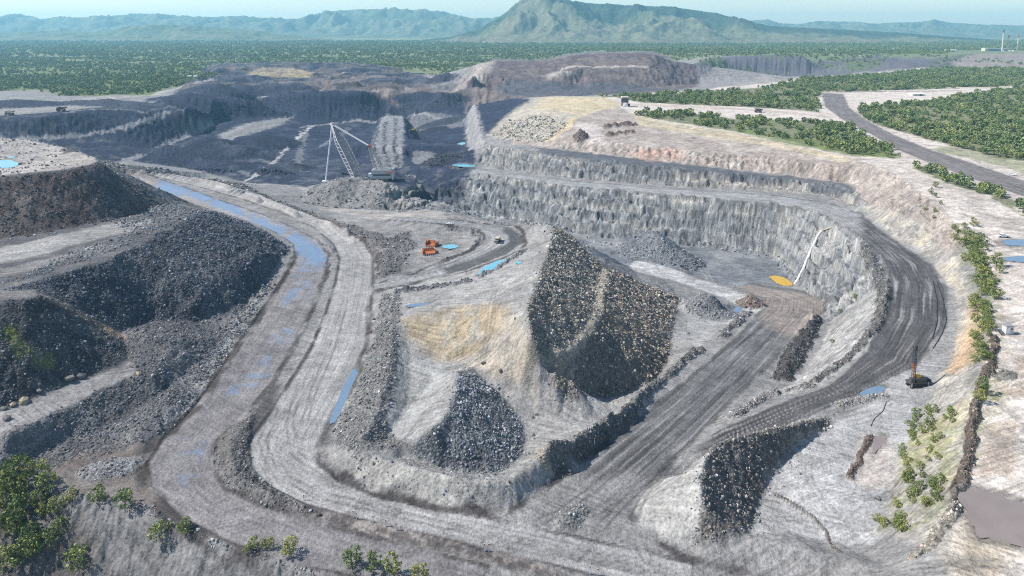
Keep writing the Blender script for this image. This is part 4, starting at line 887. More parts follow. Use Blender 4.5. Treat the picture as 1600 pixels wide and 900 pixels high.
mountain('mountain_range', [(-260,30),(-120,26),(0,26),(30,22),(50,26),(62,31),(90,26),(130,28),(180,24),(215,22),(290,25),(320,27),(370,26),(440,29),(465,30),(500,20),(550,15),(620,14),(690,18),(720,25),(740,29),(765,29),(800,24),(900,30),(1000,36)], 15500, 3600, 3000, 120)
mountain('low_hill', [(-260,58),(-100,52),(0,51),(60,48),(160,50),(200,41),(260,38),(330,42),(400,48),(450,55),(520,62),(600,66)], 10200, 1700, 1500, 140)
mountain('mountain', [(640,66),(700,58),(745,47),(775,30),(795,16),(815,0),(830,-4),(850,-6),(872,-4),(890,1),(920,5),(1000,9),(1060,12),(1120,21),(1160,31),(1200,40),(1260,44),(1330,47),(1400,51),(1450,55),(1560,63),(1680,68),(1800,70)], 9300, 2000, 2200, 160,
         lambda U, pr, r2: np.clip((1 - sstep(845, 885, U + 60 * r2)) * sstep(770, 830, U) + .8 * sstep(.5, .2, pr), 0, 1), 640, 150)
mountain('mountain_range', [(1080,44),(1150,34),(1180,32),(1200,30),(1220,37),(1250,38),(1275,33),(1330,34),(1360,37),(1400,36),(1440,34),(1462,31),(1482,35),(1520,38),(1600,40),(1700,39),(1850,44)], 16500, 3500, 3000, 180)

# ------------------------------------------------------------------ loose rock
def rock_mat():
    m, n, l, b = mat('rock')
    at = n.new('ShaderNodeAttribute'); at.attribute_type = 'INSTANCER'; at.attribute_name = 'rcol'
    l.new(at.outputs['Color'], b.inputs['Base Color']); b.inputs['Roughness'].default_value = .85; b.inputs['Specular IOR Level'].default_value = .3
    return m
RM = rock_mat()
def rock_nodes():
    ng = bpy.data.node_groups.new('scatter_rocks', 'GeometryNodeTree')
    ng.interface.new_socket('Geometry', in_out='INPUT', socket_type='NodeSocketGeometry'); ng.interface.new_socket('Geometry', in_out='OUTPUT', socket_type='NodeSocketGeometry')
    n, l = ng.nodes, ng.links
    gi, go = n.new('NodeGroupInput'), n.new('NodeGroupOutput')
    ic = n.new('GeometryNodeMeshIcoSphere'); ic.inputs['Radius'].default_value = .5; ic.inputs['Subdivisions'].default_value = 1
    nz = n.new('ShaderNodeTexNoise'); nz.inputs['Scale'].default_value = 1.7
    ps = n.new('GeometryNodeInputPosition'); l.new(ps.outputs[0], nz.inputs['Vector'])
    sb = n.new('ShaderNodeVectorMath'); sb.operation = 'SUBTRACT'; l.new(nz.outputs['Color'], sb.inputs[0]); sb.inputs[1].default_value = (.5, .5, .5)
    sc = n.new('ShaderNodeVectorMath'); sc.operation = 'SCALE'; l.new(sb.outputs[0], sc.inputs[0]); sc.inputs['Scale'].default_value = .9
    st = n.new('GeometryNodeSetPosition'); l.new(ic.outputs['Mesh'], st.inputs['Geometry']); l.new(sc.outputs[0], st.inputs['Offset'])
    sm = n.new('GeometryNodeSetMaterial'); sm.inputs['Material'].default_value = RM; l.new(st.outputs[0], sm.inputs['Geometry'])
    ip = n.new('GeometryNodeInstanceOnPoints'); l.new(gi.outputs[0], ip.inputs['Points']); l.new(sm.outputs[0], ip.inputs['Instance'])
    a1 = n.new('GeometryNodeInputNamedAttribute'); a1.data_type = 'FLOAT_VECTOR'; a1.inputs[0].default_value = 'rsc'; l.new(a1.outputs[0], ip.inputs['Scale'])
    a2 = n.new('GeometryNodeInputNamedAttribute'); a2.data_type = 'FLOAT_VECTOR'; a2.inputs[0].default_value = 'rrot'; l.new(a2.outputs[0], ip.inputs['Rotation'])
    l.new(ip.outputs[0], go.inputs[0])
    return ng
RN = rock_nodes()
gxx = np.gradient(GX, axis=1).ravel(); gyy = np.gradient(GY, axis=0).ravel()
size = np.clip(Y0 / 400, .8, 4.0) * .54
fines = .3 + .7 * sstep(-.3, .35, fbm(X0, Y0, 16, 3, 191))
dens = RUB * .5 * fines / size ** 2 * (Y0 < 2000) * (1 - LANE)
cnt = rng.poisson(dens * gxx * gyy)
ids = np.repeat(np.arange(N), cnt)
jx = X0[ids] + (rng.random(len(ids)) - .5) * gxx[ids]; jy = Y0[ids] + (rng.random(len(ids)) - .5) * gyy[ids]
ss = size[ids] * np.clip(rng.lognormal(-.05, .58, len(ids)), .4, 3.4)
jz = hz(jx, jy) + ss * .12
print('ROCKS', len(ids))
rsc = ss[:, None] * rng.uniform(.65, 1.35, (len(ids), 3)); rrot = rng.uniform(0, 6.28, (len(ids), 3))
rc = np.clip(RCOL[ids] * rng.lognormal(-.08, .46, (len(ids), 1)) * (1 + .05 * rng.standard_normal((len(ids), 3)))  , .02, .55)
kk = CLS[ids]
for k in np.unique(kk):
    s = kk == k
    if s.sum() < 12: continue
    me = bpy.data.meshes.new('loose_rocks'); me.vertices.add(int(s.sum())); me.vertices.foreach_set('co', np.stack([jx[s], jy[s], jz[s]], -1).astype(np.float32).ravel())
    for an, arr in (('rsc', rsc[s]), ('rrot', rrot[s])):
        a = me.attributes.new(an, 'FLOAT_VECTOR', 'POINT'); a.data.foreach_set('vector', arr.astype(np.float32).ravel())
    a = me.attributes.new('rcol', 'FLOAT_COLOR', 'POINT'); a.data.foreach_set('color', np.hstack([rc[s], np.ones((int(s.sum()), 1))]).astype(np.float32).ravel())
    me.materials.append(RM)
    o = bpy.data.objects.new('loose_rocks', me); COL.objects.link(o); o['kind'] = 'stuff'
    md = o.modifiers.new('scatter', 'NODES'); md.node_group = RN
    if k == 0: tag(o, 'loose grey rubble scattered over the open ground of the mine', 'rubble')
    else: o.parent = PATCH[int(k)]

# ------------------------------------------------------------------ trees
def ray_at(u, v, y):
    d = ray(u, v); t = y / d[1]; return np.array([d[0] * t, y, CAM_Z + d[2] * t])
def leaf_mat(name, col):
    m, n, l, b = mat(name)
    oi = n.new('ShaderNodeObjectInfo'); hs = n.new('ShaderNodeHueSaturation'); hs.inputs['Color'].default_value = (*col, 1)
    mr = n.new('ShaderNodeMapRange'); mr.inputs[3].default_value = .455; mr.inputs[4].default_value = .52; l.new(oi.outputs['Random'], mr.inputs[0]); l.new(mr.outputs[0], hs.inputs['Hue'])
    g = n.new('ShaderNodeNewGeometry'); m2 = n.new('ShaderNodeMapRange'); m2.inputs[3].default_value = .6; m2.inputs[4].default_value = 1.45; l.new(g.outputs['Random Per Island'], m2.inputs[0])
    mm = n.new('ShaderNodeMath'); mm.operation = 'MULTIPLY'; m3 = n.new('ShaderNodeMapRange'); m3.inputs[3].default_value = 1.25; m3.inputs[4].default_value = .7; l.new(oi.outputs['Random'], m3.inputs[0])
    l.new(m2.outputs[0], mm.inputs[0]); l.new(m3.outputs[0], mm.inputs[1]); l.new(mm.outputs[0], hs.inputs['Value']); l.new(hs.outputs[0], b.inputs['Base Color'])
    b.inputs['Roughness'].default_value = .6; b.inputs['Specular IOR Level'].default_value = .25
    return m
LEAF = leaf_mat('leaves', (.17, .215, .062)); LEAFD = leaf_mat('leaves_dark', (.18, .24, .085)); BARK = simple('bark', (.16, .125, .095), .9, .2, 0, .3, 3)
def crown_mesh(name, seed, h, w, clumps, leaves, ls, base=.28, m=None, flat=1.0):
    r = np.random.default_rng(seed); vs = []; fs = []
    for c in range(clumps):
        th = r.random() * 6.283; ph = r.random(); rad = w * .5 * (.25 + .75 * math.sqrt(r.random())) * (math.sin(math.pi * min(1, .18 + .75 * ph)) ** .7)
        cx, cy, cz_ = rad * math.cos(th), rad * math.sin(th), h * (base + (.92 - base) * ph * flat); cr = w * r.uniform(.10, .2)
        for k in range(leaves):
            d = r.standard_normal(3); d /= np.linalg.norm(d); p = np.array([cx, cy, cz_]) + d * cr * r.random() ** .4 * np.array([1, 1, .75])
            a = r.standard_normal(3); a -= d * (a @ d) * .7; a /= np.linalg.norm(a); b_ = np.cross(d, a) + .3 * r.standard_normal(3); s = ls * r.uniform(.6, 1.4)
            i = len(vs); vs += [p - a * s - b_ * s * .55, p + a * s - b_ * s * .4, p + a * s * .6 + b_ * s * .6, p - a * s * .7 + b_ * s * .5]; fs.append([i, i + 1, i + 2, i + 3])
    return mesh_from(name, np.array(vs), np.array(fs), m or LEAF, smooth=False)
def trunk_mesh(name, seed, h, w):
    r = np.random.default_rng(seed); vs = []; fs = []
    def limb(a, b, r0, r1, n=6):
        a = np.array(a); b = np.array(b); d = b - a; d = d / np.linalg.norm(d); e = np.cross(d, [.3, .5, .8]); e /= np.linalg.norm(e); f = np.cross(d, e); i = len(vs)
        for p, q in ((a, r0), ((a + b) / 2 + r.standard_normal(3) * r0 * .6, (r0 + r1) / 2), (b, r1)):
            for k in range(n): vs.append(p + (e * math.cos(6.283 * k / n) + f * math.sin(6.283 * k / n)) * q)
        for s in (0, n):
            for k in range(n): fs.append([i + s + k, i + s + (k + 1) % n, i + s + n + (k + 1) % n, i + s + n + k])
    limb((0, 0, -.3), (.04 * h, 0, h * .42), .028 * h, .018 * h)
    for k in range(5):
        t = 6.283 * k / 5 + r.random(); limb((.03 * h, 0, h * (.25 + .05 * k)), (math.cos(t) * w * .3, math.sin(t) * w * .3, h * (.55 + .07 * k)), .013 * h, .004 * h, 5)
    return mesh_from(name, np.array(vs), np.array(fs), BARK)
TK = [(trunk_mesh('trunk', 20 + i, 6, 5.5), crown_mesh('crown', 30 + i, 6, 5.6 + .5 * i, 34, 21, .23, .18)) for i in range(3)]     # trees near at hand, 6 m
TF = [(trunk_mesh('trunk', 60 + i, 9, 7), crown_mesh('crown', 70 + i, 9, 7.5 + i, 24, 12, .75, .25, LEAFD)) for i in range(3)]       # woodland trees, 9 m
def tree(u, v, hpx, label, group, kinds=TK, href=6.0, name='tree'):
    x, y, z = G2(u, v); return tree_at(x, y, z, None if hpx is None else hpx * math.sqrt(x * x + y * y + (CAM_Z - z) ** 2) / FPX / href, label, group, kinds, name)
NTREE = [0]
def tree_at(x, y, z, s, label, group, kinds, name='tree'):
    NTREE[0] += 1
    e = bpy.data.objects.new(name, None); COL.objects.link(e); e.location = (x, y, z - .1); e.rotation_euler = (0, 0, random.uniform(0, 6.28)); f = random.uniform(.85, 1.15); e.scale = (s * f, s / f, s * random.uniform(.92, 1.08)); e.empty_display_size = .5
    tag(e, label, 'shrub' if name == 'shrub' else 'tree', group); tk, cr = kinds[random.randrange(len(kinds))]
    for nm, me in (('trunk', tk), ('crown', cr)):
        o = bpy.data.objects.new(nm, me); COL.objects.link(o); o.parent = e
    return e
def G2(u, v):      # point on the finished ground
    d = ray(u, v); d = d / np.hypot(d[0], d[1]); x, y, z = d[0] * _T, d[1] * _T, CAM_Z + d[2] * _T
    b = np.nonzero(z < hz(x, y))[0]; k = b[0] if len(b) else len(_T) - 1
    return (x[k], y[k], float(hz(x[k], y[k])))
# bottom left: single trees, feet in photo pixels, height in pixels
g1 = 'trees at the bottom left below the haul road'
for u, v, h, lab in [(27,757,38,'rounded green tree at the top of the bottom-left thicket'),(58,752,26,'pale silvery shrub tree beside the rounded tree at top of the bottom-left thicket'),(74,766,26,'bushy green tree right of the pale shrub tree, bottom left'),
    (12,765,24,'green tree at the left edge just below the topmost thicket tree'),(10,792,32,'green tree at the left edge under the thicket top'),(33,772,22,'small green tree in the middle of the upper thicket'),(30,812,30,'dark round tree low in the left thicket above a shaded patch'),
    (60,790,20,'thin green sapling in the middle of the thicket'),(90,800,22,'loose green sapling right of the thicket centre'),(112,780,18,'small green bush left of the two round trees'),(68,806,16,'low green bush beside the dark round tree'),
    (154,783,22,'left one of two round green trees beside the milky stream'),(197,794,25,'right one of two round green trees beside the milky stream'),(10,838,28,'green tree at the left edge in the lower thicket'),(25,830,26,'bright leafy tree in the lower thicket near the left edge'),
    (75,855,24,'pale green bush above the lower right corner of the thicket'),(50,868,26,'green bush in the lower thicket'),(30,882,28,'dark green bush low in the bottom-left corner'),(5,890,26,'bush at the very bottom-left corner'),(122,890,28,'bright bush on the grey batter at the thicket end'),
    (250,843,24,'green sapling on the brink of the grey batter, leftmost of the row'),(289,832,20,'second sapling of the row beside the curve of the road'),(397,855,16,'tiny sapling left of the bushy one at the road brink'),(419,856,16,'tiny sapling just left of the large bushy one on the road brink'),(452,865,24,'bushy green sapling on the brink by the wet lane'),(388,864,12,'low shrub under the tiny saplings at the road brink'),
    (550,884,26,'leftmost of three round green saplings at the bottom road edge'),(583,890,26,'middle of three round green saplings at the bottom road edge'),(612,895,26,'rightmost of three round green saplings at the bottom road edge'),(655,905,22,'sapling cut off by the bottom edge of the picture'),(95,830,18,'small bush between thicket and grey batter'),(45,845,22,'leafy bush in the dark part of the thicket')]:
    tree(u, v, h, lab, g1)
# right: shrubs along the plateau edge
g2 = 'shrubs on the batter below the plateau edge'
for u0, v0, u1, v1, n_, h0, h1, lab in [(1490,350,1530,385,9,7,13,'olive shrub at the upper end of the plateau brink, above the light vehicle'),(1500,380,1548,418,15,8,16,'olive shrub on the plateau brink left of the upper blue puddle'),(1526,412,1562,470,20,9,18,'leafy shrub on the plateau brink left of the lower blue puddle'),(1520,470,1552,520,17,8,15,'green shrub on the plateau brink left of the small cabin'),(1518,520,1548,570,12,7,14,'green shrub on the plateau brink below the small cabin'),
    (1525,605,1536,640,2,15,18,'round shrub of a pair on the brink below the little dark heap'),(1420,640,1492,690,20,7,14,'shrub of the upper thicket on the pale batter right of the shallow puddle'),(1405,690,1470,740,12,6,12,'small shrub between the two thickets on the pale batter'),(1400,745,1472,795,22,7,15,'shrub of the lower thicket on the pale batter beside the muddy puddle'),(1368,808,1418,832,9,8,15,'shrub of the lowest cluster on the batter at bottom right'),(1440,290,1480,345,7,5,9,'tiny dark shrub on the pale upper batter')]:
    for i in range(n_):
        a = (i + random.random()) / n_
        tree(u0 + (u1 - u0) * random.random(), v0 + (v1 - v0) * a, random.uniform(h0, h1), lab, g2, TK, 6.0, 'shrub')
tree(1337, 470, 9, 'lone green shrub high on the grey slope above the pit ramp', g2, TK, 6.0, 'shrub'); tree(1313, 490, 8, 'lone green shrub lower on the grey slope near the ramp bend', g2, TK, 6.0, 'shrub'); tree(1300, 536, 6, 'tiny green shrub low on the grey slope beside the dark berm', g2, TK, 6.0, 'shrub')
for u in (975, 1004, 940): tree(u, 152 + (u == 1004) * 3, 9, 'lone dark tree on the skyline of the tan blast mound', 'lone trees behind the blast mound', TF, 9.0)

# woodland: the nearest as single trees, the rest as one wood
wd = WOOD * (RIM < .5)
dn = np.where(Y0 < 3300, wd / 120., 0) + np.where((Y0 >= 2300) & (Y0 < 9000), np.maximum(far, sstep(3300, 3700, Y0)) * (1 - np.maximum(FARP, BIGD)) * sstep(-.45, .15, nb + .5 * n1 + .15) / np.where(Y0 < 4200, 420., 1300.), 0)
LW_ = mask([(-200,148),(60,140),(100,150),(230,148),(260,138),(330,120),(350,100),(-200,90)], 20); dn += LW_ * (Y0 < 2600) / 320.
PSM = mask([ray_at(u_, 80, y_)[:2] for u_, y_ in ((1470, 3500), (1660, 3500), (1660, 4950), (1500, 4950), (1480, 4300))], 30, world=True); dn *= (1 - RIM * .8) * (1 - PSM); dn += RIM * (1 - PSM) * sstep(.1, .5, nb + .5 * n1) / 700.
cnt = rng.poisson(np.clip(dn * gxx * gyy * (LANE < .3), 0, 20)); ids = np.repeat(np.arange(N), cnt)
tx = X0[ids] + (rng.random(len(ids)) - .5) * gxx[ids]; ty = Y0[ids] + (rng.random(len(ids)) - .5) * gyy[ids]; tzz = hz(tx, ty)
ts = np.clip(rng.lognormal(0, .28, len(ids)), .5, 1.8) * np.where(ty < 4200, 1.0, 1.7)
pu, pv = proj(tx, ty, tzz); inview = (pu > 5) & (pu < 1595) & (ty < 2500)
near = np.argsort(np.where(inview, ty, 1e9))[:max(0, 300 - NTREE[0])]
for i in near:
    u = pu[i]
    lab = 'green tree of the strip between the plateau track and the highway' if (u > 1420 and pv[i] > 255) else 'bushy tree in the wood between the pink batter and the highway' if u < 1410 and pv[i] < 252 and u < 1290 + (pv[i] - 150) * 1.3 else 'bushy tree in the wood to the right of the highway'
    tree_at(tx[i], ty[i], tzz[i], ts[i], lab, 'woodland trees beside the highway', TF)
rest = np.ones(len(ids), bool); rest[near] = False
print('TREES', len(ids), 'single', NTREE[0])
def wood_obj(sel, src, name, label):
    ng = bpy.data.node_groups.new('scatter_trees', 'GeometryNodeTree')
    ng.interface.new_socket('Geometry', in_out='INPUT', socket_type='NodeSocketGeometry'); ng.interface.new_socket('Geometry', in_out='OUTPUT', socket_type='NodeSocketGeometry')
    n, l = ng.nodes, ng.links; gi, go = n.new('NodeGroupInput'), n.new('NodeGroupOutput')
    oi = n.new('GeometryNodeObjectInfo'); oi.inputs['Object'].default_value = src; oi.transform_space = 'ORIGINAL'
    ip = n.new('GeometryNodeInstanceOnPoints'); l.new(gi.outputs[0], ip.inputs['Points']); l.new(oi.outputs['Geometry'], ip.inputs['Instance'])
    a1 = n.new('GeometryNodeInputNamedAttribute'); a1.data_type = 'FLOAT_VECTOR'; a1.inputs[0].default_value = 'rsc'; l.new(a1.outputs[0], ip.inputs['Scale'])
    a2 = n.new('GeometryNodeInputNamedAttribute'); a2.data_type = 'FLOAT_VECTOR'; a2.inputs[0].default_value = 'rrot'; l.new(a2.outputs[0], ip.inputs['Rotation'])
    l.new(ip.outputs[0], go.inputs[0])
    c = int(sel.sum()); me = bpy.data.meshes.new(name); me.vertices.add(c); me.vertices.foreach_set('co', np.stack([tx[sel], ty[sel], tzz[sel] - 1.2], -1).astype(np.float32).ravel())
    a = me.attributes.new('rsc', 'FLOAT_VECTOR', 'POINT'); a.data.foreach_set('vector', (ts[sel][:, None] * rng.uniform(.85, 1.2, (c, 3))).astype(np.float32).ravel())
    a = me.attributes.new('rrot', 'FLOAT_VECTOR', 'POINT'); a.data.foreach_set('vector', np.stack([np.zeros(c), np.zeros(c), rng.uniform(0, 6.28, c)], -1).astype(np.float32).ravel())
    me.materials.append(LEAFD); o = bpy.data.objects.new(name, me); COL.objects.link(o); tag(o, label, 'woodland', None, 'stuff'); o.modifiers.new('scatter', 'NODES').node_group = ng
crowns = [next(o for o in bpy.data.objects if o.name.startswith('crown') and o.data == TF[i][1]) for i in range(3)]
pick = rng.integers(0, 3, len(ids)); isf = ty > 2500
for i in range(3):
    wood_obj(rest & (pick == i) & isf, crowns[i], 'woodland', 'open eucalypt woodland covering the far plain')
    wood_obj(rest & (pick == i) & ~isf, crowns[i], 'woodland', 'green woodland on the plateau behind the pit')

# ------------------------------------------------------------------ haze
def haze():
    x, y0, y1, z0, z1 = 26000, -1500, 20400, -140, 640
    v = np.array([(a, b, c) for c in (z0, z1) for b in (y0, y1) for a in (-x, x)], float)
    q = np.array([(0, 2, 3, 1), (4, 5, 7, 6), (0, 1, 5, 4), (2, 6, 7, 3), (0, 4, 6, 2), (1, 3, 7, 5)])
    m = bpy.data.materials.new('haze'); m.use_nodes = True; n = m.node_tree.nodes; n.remove(n['Principled BSDF'])
    pv_ = n.new('ShaderNodeVolumePrincipled'); pv_.inputs['Color'].default_value = (.38, .78, 1.0, 1); pv_.inputs['Density'].default_value = 5.2e-5; pv_.inputs['Anisotropy'].default_value = .2
    m.node_tree.links.new(pv_.outputs[0], n['Material Output'].inputs['Volume'])
    o = bpy.data.objects.new('haze', mesh_from('haze', v, q, m, smooth=False)); COL.objects.link(o); tag(o, 'thin blue haze over the whole valley', 'haze', None, 'stuff')
haze()
# ------------------------------------------------------------------ machines, buildings, small things
class MB:
    def __init__(s): s.v = []; s.f = []
    def box(s, c, d, rz=0.0, taper=1.0, shear=(0, 0)):
        i = len(s.v); ca, sa = math.cos(rz), math.sin(rz)
        for k, z in ((1.0, -.5), (taper, .5)):
            for a, b in ((-.5, -.5), (.5, -.5), (.5, .5), (-.5, .5)):
                x, y = a * d[0] * k + (shear[0] if z > 0 else 0), b * d[1] * k + (shear[1] if z > 0 else 0)
                s.v.append((c[0] + x * ca - y * sa, c[1] + x * sa + y * ca, c[2] + z * d[2]))
        for q in ((3, 2, 1, 0), (4, 5, 6, 7), (0, 1, 5, 4), (1, 2, 6, 5), (2, 3, 7, 6), (3, 0, 4, 7)): s.f.append([i + t for t in q])
        return s
    def bar(s, a, b, r0, r1=None, n=6):
        a = np.array(a, float); b = np.array(b, float); r1 = r0 if r1 is None else r1; d = b - a; d /= np.linalg.norm(d)
        e = np.cross(d, [0, 0, 1.0] if abs(d[2]) < .9 else [1.0, 0, 0]); e /= np.linalg.norm(e); f = np.cross(e, d); i = len(s.v)
        for p, r in ((a, r0), (b, r1)):
            for k in range(n): s.v.append(tuple(p + r * (e * math.cos(6.2832 * k / n) + f * math.sin(6.2832 * k / n))))
        for k in range(n): s.f.append([i + k, i + (k + 1) % n, i + n + (k + 1) % n, i + n + k])
        s.f.append([i + k for k in range(n)][::-1]); s.f.append([i + n + k for k in range(n)])
        return s
    def tube(s, pts, r, n=6):
        for a, b in zip(pts[:-1], pts[1:]): s.bar(a, b, r, r, n)
        return s
    def poly(s, pts, faces):
        i = len(s.v); s.v += [tuple(p) for p in pts]; s.f += [[i + t for t in q] for q in faces]; return s
    def build(s, name, m, parent=None, loc=None):
        me = bpy.data.meshes.new(name); me.from_pydata(s.v, [], s.f); me.materials.append(m); me.update()
        o = bpy.data.objects.new(name, me); COL.objects.link(o)
        if parent: o.parent = parent
        if loc is not None: o.location = loc
        return o
def empty(name, loc, rz=0, sc=1.0):
    o = bpy.data.objects.new(name, None); COL.objects.link(o); o.location = loc; o.rotation_euler = (0, 0, rz); o.scale = (sc,) * 3; o.empty_display_size = .5; return o
def copy_tree(o, parent=None):
    c = o.copy(); COL.objects.link(c); c.parent = parent
    for ch in [x for x in ALL if x.parent == o]: copy_tree(ch, c)
    return c
MW = simple('white_paint', (.74, .74, .72), .45, .4, 0, .12, 2); MY = simple('yellow_paint', (.62, .42, .06), .5, .4, 0, .2, 1.5); MO = simple('orange_steel', (.36, .12, .045), .6, .4, 0, .3, 1.2); MK = simple('black_rubber', (.03, .03, .032), .8, .3, 0, .3, 2)
MG = simple('grey_steel', (.30, .29, .28), .55, .5, .2, .25, 1); MD = simple('dark_steel', (.07, .068, .07), .6, .4, 0, .3, 1); MC = simple('cream_wall', (.58, .52, .42), .7, .3, 0, .12, .3); MB_ = simple('blue_wall', (.10, .15, .24), .6, .3, 0, .2, .2)
GL = simple('window_glass', (.03, .045, .055), .08, .8, 0, .1, 1); MR = simple('rust_red', (.30, .09, .05), .7, .3, 0, .3, 1); MP = simple('pale_steel', (.52, .51, .49), .5, .4, 0, .15, 1); MT = simple('tan_body', (.46, .40, .32), .6, .3, 0, .2, 1)
BR = simple('boulder_stone', (.15, .145, .14), .9, .25, 0, .35, 1.6, .5); BT = simple('boulder_tan', (.30, .25, .18), .9, .25, 0, .3, 1.6, .5)

def haul_truck(loc, rz, sc, body, cabm, label):
    """rigid dump truck, nose towards +y, 11 m long"""
    t = empty('haul_truck', loc, rz, sc); tag(t, label, 'truck')
    MB().box((0, .3, 2.0), (2.4, 9.4, 1.0)).build('chassis', MD, t)
    b = MB().poly([(-2.9, -5.2, 3.7), (2.9, -5.2, 3.7), (2.7, 1.9, 2.7), (-2.7, 1.9, 2.7), (-3.1, -5.5, 5.6), (3.1, -5.5, 5.6), (3.1, 2.0, 5.7), (-3.1, 2.0, 5.7)], [(3, 2, 1, 0), (0, 1, 5, 4), (1, 2, 6, 5), (2, 3, 7, 6), (3, 0, 4, 7)])
    b.box((0, -1.7, 5.2), (5.6, 6.4, .3)); bo = b.build('dump_body', body, t)
    MB().box((0, 3.7, 5.95), (6.3, 3.6, .3)).build('canopy', body, bo)
    cb = MB().box((-1.5, 3.7, 4.2), (1.9, 2.0, 1.9)).build('cab', cabm, t); MB().box((-1.5, 4.73, 4.5), (1.6, .06, .9)).build('windscreen', GL, cb)
    MB().box((0, 4.6, 2.4), (3.6, 1.6, 2.0)).build('bonnet', cabm, t); MB().box((0, 5.45, 2.3), (2.4, .1, 1.5)).build('grille', MD, t); MB().box((0, 4.4, 3.25), (6.0, 2.2, .2)).build('deck', cabm, t)
    for x, y, w in ((-2.3, 3.4, .9), (2.3, 3.4, .9), (-2.1, -2.9, 1.7), (2.1, -2.9, 1.7)):
        wh = MB().bar((x - w / 2, y, 1.35), (x + w / 2, y, 1.35), 1.35, None, 16).build('wheel', MK, t); s = 1 if x > 0 else -1; MB().bar((x + s * w / 2, y, 1.35), (x + s * (w / 2 + .06), y, 1.35), .6, None, 12).build('hub', MG, wh)
    for x in (-1.3, 1.3): MB().box((x, 5.52, 3.0), (.5, .08, .3)).build('headlight', MW, t)
    return t
def ute(loc, rz, sc, m, label, name='utility_vehicle'):
    t = empty(name, loc, rz, sc); tag(t, label, 'vehicle')
    MB().poly([(-.9, -2.6, .5), (.9, -2.6, .5), (.9, 2.6, .5), (-.9, 2.6, .5), (-.9, -2.6, 1.0), (.9, -2.6, 1.0), (.88, 2.55, 1.0), (-.88, 2.55, 1.0)], [(3, 2, 1, 0), (4, 5, 6, 7), (0, 1, 5, 4), (1, 2, 6, 5), (2, 3, 7, 6), (3, 0, 4, 7)]).build('body', m, t)
    c = MB().box((0, .35, 1.42), (1.75, 2.1, .84), 0, .8).build('cab', m, t); MB().box((0, .35, 1.45), (1.66, 2.14, .4), 0, .9).build('side_windows', GL, c); MB().box((0, 1.32, 1.42), (1.45, .2, .6), 0, .9).build('windscreen', GL, c)
    tr = MB()
    for x in (-.88, .88): tr.box((x, -1.7, 1.2), (.08, 1.8, .42))
    tr.box((0, -2.58, 1.2), (1.8, .08, .42)); tr.build('tray', m, t)
    for x in (-.85, .85):
        for y in (-1.6, 1.6): MB().bar((x - .13, y, .42), (x + .13, y, .42), .42, None, 12).build('wheel', MK, t)
    return t

